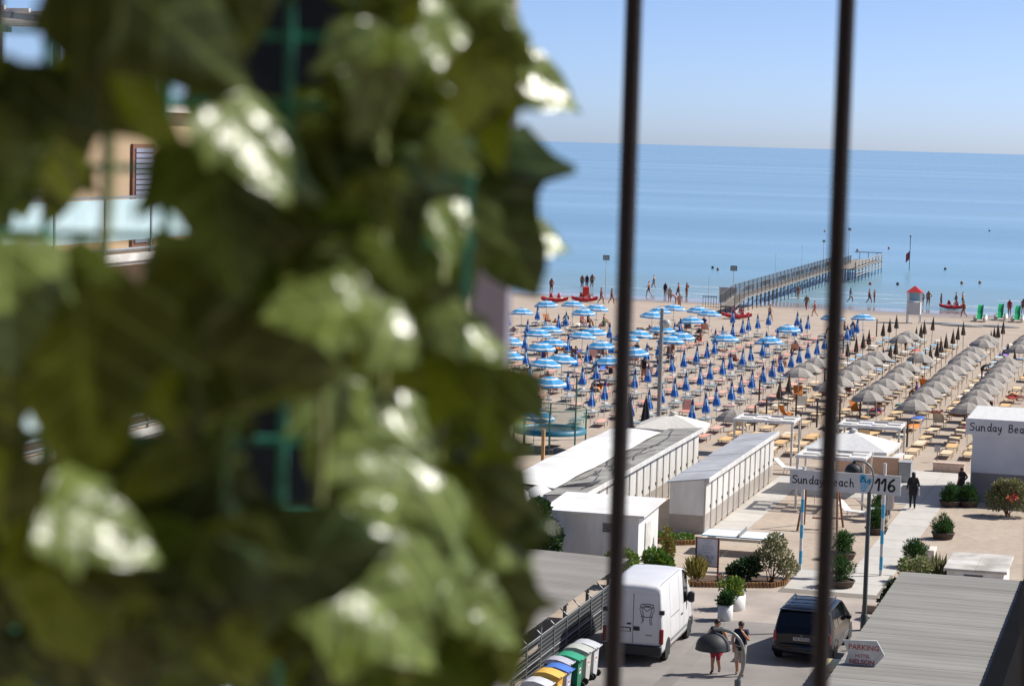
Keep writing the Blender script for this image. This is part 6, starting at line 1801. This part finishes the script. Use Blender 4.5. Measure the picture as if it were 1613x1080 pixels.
# ivy screen: every leaf is a part; positions in centimetres right of, out from and above the eye point
LEAVES = [(-12.36, 63.72, -0.24, 4.12, -18, 0.1, 0.25, 0), (-13.52, 63.87, 1.53, 2.57, 60, 0.6, 0.7, 2), (-7.12, 63.8, 0.76, 5.66, -35, 0.15, 0.3, 1), (-9.09, 62.61, 1.7, 3.2, -75, 0.8, 0.9, 2), (-12.97, 68.63, -2.37, 4.26, -97, -0.4, -0.3, 0), (-9.39, 67.49, -0.78, 4.18, -62, -0.5, -0.35, 1),
(-7.69, 66.47, 2.08, 3.03, -86, 0.3, 0.3, 1), (-7.48, 63.33, -4.67, 4.29, -84, 0, 0.1, 3), (-5.83, 61.02, -1.95, 3.13, -58, 0.75, 0.95, 2), (-6.96, 63.3, -5.05, 3.43, -155, 0.7, 1, 2), (-4.37, 65.71, -6.72, 5.89, -14, -0.15, -0.2, 1), (-8.98, 69.54, -6.62, 3.78, -100, -0.2, -0.3, 3),
(-11.14, 62.86, -10.21, 5.66, -86, 0, 0.15, 0), (-12.77, 63.24, -5.72, 2.4, -130, 0.3, 0.5, 0), (-12.85, 59.34, -6.61, 3.55, -95, 0.7, 0.5, 2), (-4.88, 71.31, -0.84, 4.04, -95, 1, 0.1, 0), (-1.48, 76.57, 1.05, 4.32, -25, -0.2, 0.2, 0), (-1.32, 84.33, 2.36, 3.85, -62, 0.7, 0.9, 2),
(0.49, 89.4, 2.02, 4.81, -46, 0.4, 0.5, 0), (-2.35, 79.03, -0, 3.4, -60, 0.5, 1.1, 2), (-3.62, 76.51, 0.33, 3.09, -120, 0.3, 0.9, 2), (2.6, 96.98, 1.19, 4.96, -14, 0.5, 0.8, 2), (1.88, 94.24, -1.06, 4.83, 3, -0.2, -0.1, 1), (1.03, 91.25, -6.18, 6.18, -60, -0.05, 0.05, 3),
(2.55, 106.65, -4.96, 4.04, 4, 0.5, 0.9, 2), (-3.34, 78.82, -2.51, 4.47, -80, -0.2, -0.1, 1), (-1.64, 86.45, -2.7, 4.2, -60, 0, 0, 1), (-3.47, 76.04, -5.1, 4.53, -75, 0, 0, 3), (-2.31, 83.53, -6.93, 4.53, -85, 0.2, 0.1, 0), (0.67, 83.23, -10.44, 4.08, -42, 0.7, 0.8, 2),
(1.09, 83.18, -11.06, 4.3, -14, -0.2, -0.2, 1), (1.78, 77.91, -13, 4.47, 3, -0.3, -0.15, 3), (-5.64, 70.41, -11.25, 3.65, -92, 1.1, 0.1, 2), (-4.35, 70.36, -11.88, 3.65, -108, 0.8, 0.9, 2), (-2.18, 70.35, -11.96, 3.65, -60, 0.7, 0.8, 2), (-1.13, 77.88, -13.37, 4.04, -70, 0.3, 0.3, 3),
(-1.29, 78.04, -11.47, 3.83, -100, 0.1, 0.2, 0), (1.1, 77.77, -14.63, 4.68, -32, 0.5, 0.7, 2), (1.01, 80.26, -15.28, 4.39, -20, -0.1, -0.4, 1), (-4.27, 66.39, -13.61, 3.64, -120, 0.8, 0.8, 2), (-1.82, 64.99, -15.01, 4.82, -36, 0.75, 0.9, 2), (-4.66, 64.94, -15.59, 3.93, -110, 0.6, 0.7, 2),
(-1.49, 72.67, -14.7, 3.98, -50, 0.3, 0.5, 0), (-2.85, 62.8, -10.84, 6.52, 8, -0.1, -0.1, 3), (-6.09, 62.63, -12.81, 5.15, -35, -0.1, 0, 0), (-8.71, 58.96, -11, 3.23, -10, 0.7, 1.1, 2), (-11.19, 59.93, -14.54, 4.28, -95, -0.2, 0.1, 1), (-9.11, 61.22, -14.4, 4.04, -110, 0, 0.1, 3),
(-6.66, 61.19, -14.78, 4.37, -70, 0, 0.15, 0), (0.22, 77.44, -18.43, 4.26, -75, 0, 0, 1), (0.51, 75.07, -16.43, 3.09, -35, 0.7, 0.8, 2), (-9.03, 66.48, -12.56, 4, -60, -0.3, -0.2, 3), (-13.13, 65.17, -12.97, 4.28, -100, -0.2, -0.2, 0), (-3.76, 75.66, -9.52, 5.35, -80, -0.2, -0.1, 1),
(-2.41, 78.24, -9.17, 4.26, -75, 0, 0, 1), (-13.6, 63.56, -2.07, 3.78, -100, -0.1, 0, 3), (-2.86, 68.69, -16.43, 3.78, -90, 0.3, 0.3, 0), (-4.67, 79.32, 3.29, 3.83, -60, 0.2, 0.4, 0), (-1.15, 75.22, -14.59, 4.12, -90, 0.1, 0.1, 1), (-4.85, 75.14, -16.64, 2.47, -17, -0.15, 0.23, 1),
(-9.46, 84.04, -21.18, 3.61, -121, 0.59, 0.43, 0), (-15.21, 80.28, -20.42, 3.2, -54, 0.04, -0.18, 0), (-9.69, 76.68, -12.9, 2.35, -99, -0.03, -0.33, 3), (-9.92, 75.62, -19.27, 2.58, -65, 0.41, -0.27, 1), (-6.82, 79.19, -1.49, 2, -114, -0.01, -0.34, 1), (-15.1, 71.73, -9.78, 1.87, -63, 0.24, -0.05, 1),
(-9.3, 78.76, -11.86, 2.6, -61, 0.18, -0.07, 1), (-6.48, 83.35, -3.34, 4.27, -68, 0.25, 0.58, 0), (-7.96, 72.75, -4.78, 3.81, -112, -0.38, -0.05, 1), (-7.82, 71.75, -16.72, 2.17, 4, -0.42, -0.17, 3), (-8.01, 83.23, -21.26, 3.93, -112, -0.21, 0.67, 1), (-16.5, 80.45, -18.31, 2.82, -55, -0.32, 0.29, 1),
(-5.99, 85.17, -1.61, 2.12, -104, -0.78, 0.14, 1), (-14.67, 76.81, -15.81, 2.89, -16, 0.19, 0.01, 1), (-4.19, 81.17, 2.18, 3.18, -89, -0.35, 0.18, 1), (-4.62, 71.52, -4.21, 3.79, -65, -0.55, 0.09, 3), (-2.93, 80.94, -19.44, 2.16, -33, -0.67, 0.07, 1), (-10.92, 81.73, -1.61, 3.1, -103, -0.38, 0.45, 1),
(-15.96, 76.56, -11.89, 2.63, -73, -0, -0.3, 1), (-10.91, 73.3, -18.71, 3.09, -59, 0.24, -0.33, 3), (-2.01, 74.15, -0.45, 2.51, -108, -0, 0.09, 1), (-4.05, 77.16, -19.09, 2.45, -57, -0.59, -0.33, 1), (-15.39, 71.33, -9.59, 2.81, -94, 0.06, -0.13, 0), (-10.99, 83.14, -11.18, 2.94, -72, -0.07, 0.08, 3),
(-2.48, 73.39, -15.58, 2.7, -223, -0.16, 0.04, 1), (-12.55, 77, -17.83, 3.22, 3, -0.57, -0.5, 3), (-16.02, 75.07, -15.45, 2.95, -82, 0.04, 0.32, 3), (-17.95, 85.58, -3.47, 2.32, -90, -0.03, 0.15, 0), (-6.64, 80, -5.62, 2.69, -84, -0.3, -0.15, 0), (-12.3, 71.54, -17.48, 3.85, -111, -0.17, -0.26, 1),
(-4.73, 78.41, -17.75, 2.27, 34, 0.23, -0.61, 3), (-16.73, 74.89, -12.44, 2.19, -114, -0.33, -0, 0), (-3.72, 78.23, -13.83, 2.7, -46, -0.05, -0.04, 0), (-11.54, 81.34, -8.12, 2.52, -40, -1.06, -0.58, 1), (-2.01, 75.03, -9.98, 1.89, -41, 0.47, -0.2, 1), (-4.85, 72.37, -17.08, 4.25, -174, -0.29, -0.19, 3),
(-10.14, 72.7, -9.02, 2.79, -63, -0.03, -0.2, 1), (-2.61, 72.8, -9.11, 2.29, -122, -0.23, 0.3, 1), (-16.54, 78.6, -18.81, 2.08, -67, -0.14, -0.28, 3), (-9.94, 79.03, -6.35, 4.51, -142, -0.23, 0.32, 1), (-2.78, 84.73, 1.54, 2.2, -139, -0.34, -0.33, 1), (-18.08, 82.66, -3.86, 2.32, -93, -0.06, -0.43, 3),
(-8.97, 84.38, -1.01, 2.48, -95, -0.26, -0.25, 1), (-3.58, 76.01, 1.9, 3.13, -113, -0.67, 0.38, 0), (-2.04, 83.38, -19.01, 2.37, -91, -0.25, 0.15, 0), (-0.43, 73.98, -1.14, 2.71, -77, -0.74, 0.36, 1), (-9.08, 86.29, -0.03, 2.4, -152, 0.15, -0.15, 1), (-2.53, 83.07, -4.16, 3.25, -81, -0.58, -0.22, 3),
(-7.13, 82.29, -2.94, 3.83, -133, -0.45, -0.12, 1), (-15.32, 77.35, -3.21, 2.37, -106, -0.07, -0.03, 0), (-10.22, 77.4, -10.31, 2.21, -131, -0.35, -0.24, 3), (-16.57, 80.22, -20.4, 2.52, -57, -0.33, 0.32, 0), (-4.94, 72.5, -11.9, 1.88, -85, -0.23, 0.07, 1), (-13.36, 79.81, -14.5, 1.99, -66, -0.44, -0.53, 1),
(-9.75, 77.83, -0.03, 1.94, -119, -0.79, 0.1, 1), (-7.56, 82.95, -0.38, 2.08, -138, -0.02, -0.54, 1), (-3.95, 79.09, -9.9, 2.17, -130, 0.01, -0.03, 1), (-0.3, 76.21, -12.18, 2.01, -90, -0.61, 0.16, 1), (-4.6, 70.74, -14, 1.9, -68, 0.72, 0.3, 0), (-2.02, 77.81, -4.32, 2.09, -88, 0.55, 0.78, 2),
(-1.79, 74.05, 2.75, 2.45, -84, 0.21, 0.59, 0), (-5.04, 70.9, -2.11, 2.31, -83, 0.2, 0.58, 0), (-1.46, 70.75, 0.83, 2.56, -76, 0.56, 0.9, 2), (-1.45, 73.95, 2.46, 2.05, -8, 0.92, 0.51, 2), (-1.76, 66.89, 0.07, 2.27, -104, 0.24, -0.3, 0), (-1.04, 68.18, -1.05, 1.89, -29, 0.4, 0.23, 0),
(-3.61, 68.33, -2.9, 1.81, -75, 0.14, 0.25, 0), (-2.12, 70.62, 1.88, 2.19, -145, 0.17, 0.23, 0), (-6.62, 79.44, -1.58, 2.22, -127, 0.2, 0.54, 0), (-2.65, 76.02, -11.15, 2, -101, -0.27, 0.58, 0), (-1.53, 73.61, -7.32, 2.1, -62, 0.5, 0.41, 0), (-7.4, 81.51, -4.84, 2.29, -117, 0.49, 0.79, 2),
(-5.07, 66.76, -5.35, 2.17, -90, 0.8, -0.08, 0), (-6.75, 76.43, -5.04, 2.3, -112, -0.41, 1.18, 0), (-5.32, 65.81, -7.18, 2.65, -51, -0.53, 1.07, 0), (-3.19, 78.12, -0.24, 2.44, -39, -0.05, 0.03, 0), (-3.19, 76.41, -7.01, 2.46, -62, 0.37, -0.48, 0), (-2.19, 79.58, -13.12, 2.37, -64, 0.71, 0.44, 2),
(-2.69, 81, -1.82, 3.05, -79, 0.69, 0.51, 2), (-3.03, 77.33, 2.1, 2.11, -1, 0.13, 0.42, 0), (-1.13, 68.66, -14.69, 2.43, -70, 1.02, 0.58, 2), (-4.07, 76.27, -3.66, 2, -53, 0.89, 0.59, 2), (-4.91, 66.73, -6.74, 2.6, -58, 0.64, 0.6, 2), (-4.68, 72.08, -15.53, 1.96, -63, 0.74, 0.03, 0),
(-4.09, 81.12, -16.3, 2.25, -83, 0.69, 0.06, 0), (-2.83, 81.41, -16.75, 2.71, -89, 1.03, 0.05, 0), (-5.65, 80.8, -7.06, 2.34, -7, 0.28, 0.16, 0), (-4.57, 76.37, -3.2, 1.82, -69, 0.53, 1.15, 2), (-5.31, 65.04, -4.91, 2.22, -136, 0.28, 0.55, 0), (-4.03, 67.57, -13.66, 2.09, -43, 0.23, 0.08, 0),
(-1.3, 69.67, -14.83, 2.29, -71, 0.65, 0.45, 0), (-2.66, 70.72, -13.27, 2.07, -130, 0.21, 0.83, 0)]

IV = [[(-4.0, 72.92, 3.03), (-4.22, 72.68, 0.29), (-4.12, 71.19, -2.2), (-3.81, 70.95, -5.07), (-3.93, 70.72, -7.75)], [(-2.36, 78.74, -3.44), (-2.45, 77.21, -6.31), (-2.46, 75.77, -8.26), (-2.27, 75.52, -11.13)], [(-5.34, 65.66, -7.24), (-5.25, 65.54, -8.66), (-5.34, 65.38, -10.45), (-5.62, 65.15, -13.12)], [(-12.24, 69.13, 3.38), (-11.66, 67.6, 0.42), (-11.9, 68.63, -2.34), (-11.97, 67.13, -5.02)], [(-1.94, 75.13, -15.63), (-1.46, 74.92, -18.08)]]

ivy = empty('ivy_screen', rail_pt(0, 0, -.92), yaw, 'dense screen of glossy ivy leaves on a plastic lattice filling the left half', 'ivy')
def leaf_material(name, top, back, trans, tc_):
    mt = bpy.data.materials.new(name); mt.use_nodes = True
    n, l = mt.node_tree.nodes, mt.node_tree.links
    b = n['Principled BSDF']
    b.inputs['Roughness'].default_value = .24
    b.inputs['Specular IOR Level'].default_value = .3
    tc = n.new('ShaderNodeTexCoord')
    sep = n.new('ShaderNodeSeparateXYZ'); l.new(tc.outputs['Object'], sep.inputs[0])
    # pale veins: midrib and side veins as a function of leaf coordinates
    ab = n.new('ShaderNodeMath'); ab.operation = 'ABSOLUTE'; l.new(sep.outputs['X'], ab.inputs[0])
    sv_ = n.new('ShaderNodeMath'); sv_.operation = 'MULTIPLY_ADD'; sv_.inputs[1].default_value = -.7
    l.new(ab.outputs[0], sv_.inputs[0]); l.new(sep.outputs['Y'], sv_.inputs[2])
    mo = n.new('ShaderNodeMath'); mo.operation = 'PINGPONG'; mo.inputs[1].default_value = .11; l.new(sv_.outputs[0], mo.inputs[0])
    mn = n.new('ShaderNodeMath'); mn.operation = 'MINIMUM'; l.new(mo.outputs[0], mn.inputs[0]); l.new(ab.outputs[0], mn.inputs[1])
    rp = n.new('ShaderNodeValToRGB'); rp.color_ramp.elements[0].position = .006; rp.color_ramp.elements[1].position = .022
    rp.color_ramp.elements[0].color = tuple(min(1, x * 2.2 + .02) for x in lin(top)) + (1,); rp.color_ramp.elements[1].color = lin(top) + (1,)
    l.new(mn.outputs[0], rp.inputs[0])
    nz = n.new('ShaderNodeTexNoise'); nz.inputs['Scale'].default_value = 4.; nz.inputs['Detail'].default_value = 4
    l.new(tc.outputs['Object'], nz.inputs['Vector'])
    r2 = n.new('ShaderNodeValToRGB'); r2.color_ramp.elements[0].position = .3; r2.color_ramp.elements[1].position = .7
    r2.color_ramp.elements[0].color = (.6, .62, .6, 1); r2.color_ramp.elements[1].color = (1.25, 1.2, 1.1, 1)
    l.new(nz.outputs['Fac'], r2.inputs[0])
    mx = n.new('ShaderNodeMix'); mx.data_type = 'RGBA'; mx.blend_type = 'MULTIPLY'; mx.inputs[0].default_value = 1
    l.new(rp.outputs[0], mx.inputs[6]); l.new(r2.outputs[0], mx.inputs[7]); l.new(mx.outputs[2], b.inputs['Base Color'])
    bp = n.new('ShaderNodeBump'); bp.inputs['Strength'].default_value = .1; bp.inputs['Distance'].default_value = .03
    l.new(nz.outputs['Fac'], bp.inputs['Height']); l.new(bp.outputs[0], b.inputs['Normal'])
    t = n.new('ShaderNodeBsdfTranslucent'); t.inputs[0].default_value = lin(tc_) + (1,)
    ms = n.new('ShaderNodeMixShader'); ms.inputs[0].default_value = trans
    out = [x for x in n if x.type == 'OUTPUT_MATERIAL'][0]
    l.new(b.outputs[0], ms.inputs[1]); l.new(t.outputs[0], ms.inputs[2]); l.new(ms.outputs[0], out.inputs[0])
    return mt
ivm = [leaf_material('ivy_leaf_%d' % i, c, None, t, k) for i, (c, t, k) in enumerate((('55632a', .22, '6d761e'), ('434e20', .21, '5f6912'), ('63733a', .3, '7f8a2c'), ('35451f', .16, '4d5c14')))]  # palest tone goes to sun-facing leaves: sunlight put into the leaf colour
OUTL = [(0, .10), (.03, .30), (.07, .43), (.13, .47), (.2, .50), (.27, .56), (.31, .55), (.37, .44), (.45, .34), (.55, .29), (.65, .24), (.76, .20), (.87, .13), (.95, .06), (1., .004)]
def leaf_mesh(i, fold, bend, lob):
    b = MB(); rows = []
    for y, hw in OUTL:
        hw = hw * (1 + lob * math.sin(y * 9 + i))
        yb = y - .1 * (hw if y < .08 else 0)
        row = []
        for s_ in (-1, -.66, -.33, 0, .33, .66, 1):
            x = hw * s_
            row.append((x, yb + .10 * abs(s_) * (1 if .1 < y < .35 else -.3), fold * abs(x) - .8 * x * x - bend * y * y + .015 * math.sin(7 * y + 5 * s_ + i)))
        rows.append(row)
    b.grid(rows)
    me = bpy.data.meshes.new('ivy_leaf')
    me.from_pydata(b.v, [], b.f); me.polygons.foreach_set('use_smooth', b.sm)
    me.materials.append(ivm[i]); me.update()
    return me
BEND = [.25, .4, .15, .32]
LM = [leaf_mesh(0, .25, .25, .05), leaf_mesh(1, .12, .4, -.06), leaf_mesh(2, .32, .15, .1), leaf_mesh(3, .06, .32, -.1)]
for (u, v, z, L, th, a, c, var) in LEAVES:
    o = bpy.data.objects.new('leaf', LM[int(var)])
    col.objects.link(o); o.parent = ivy
    T = Vector((math.cos(R(th)), 0, math.sin(R(th))))
    N = Vector((a, -1, c)).normalized()
    T = (T - N * T.dot(N)).normalized()
    S = T.cross(N)
    M = Matrix((S, T, N)).transposed().to_4x4()
    L = L / 100 / max(.55, math.hypot(T.x, T.z))
    M = M @ Matrix.Scale(L, 4)
    M.translation = Vector((u / 100, v / 100, z / 100 + .92)) - T * L + N * L * BEND[int(var)]   # the listed point is the tip
    o.matrix_local = M
stem_m = mat('ivy_stem', '7d8446', .6, c2='666d38', scale=300)
for st in IV:
    MB().tube([(x / 100, y / 100, z / 100 + .92) for x, y, z in st], .0016, 6).build('stem', stem_m, ivy)
# turquoise plastic lattice carrying the ivy
teal = mat('turquoise_plastic', '4fae9a', .5, c2='459c8a', scale=100)
for k in range(9):
    x = -.18 + .0205 * k
    MB().box(x - .0013, x + .0013, .796, .7986, .70, 1.03).build('lattice_strip', teal, ivy)
for k in range(14):
    z = .70 + .023 * k
    MB().box(-.19, -.014, .7995, .802, z - .0012, z + .0012).build('lattice_strip', teal, ivy)
MB().box(-.193, -.187, .79, .81, 0, 1.1).build('frame_post', darksteel, ivy)
# dark shade cloth laced behind part of the lattice
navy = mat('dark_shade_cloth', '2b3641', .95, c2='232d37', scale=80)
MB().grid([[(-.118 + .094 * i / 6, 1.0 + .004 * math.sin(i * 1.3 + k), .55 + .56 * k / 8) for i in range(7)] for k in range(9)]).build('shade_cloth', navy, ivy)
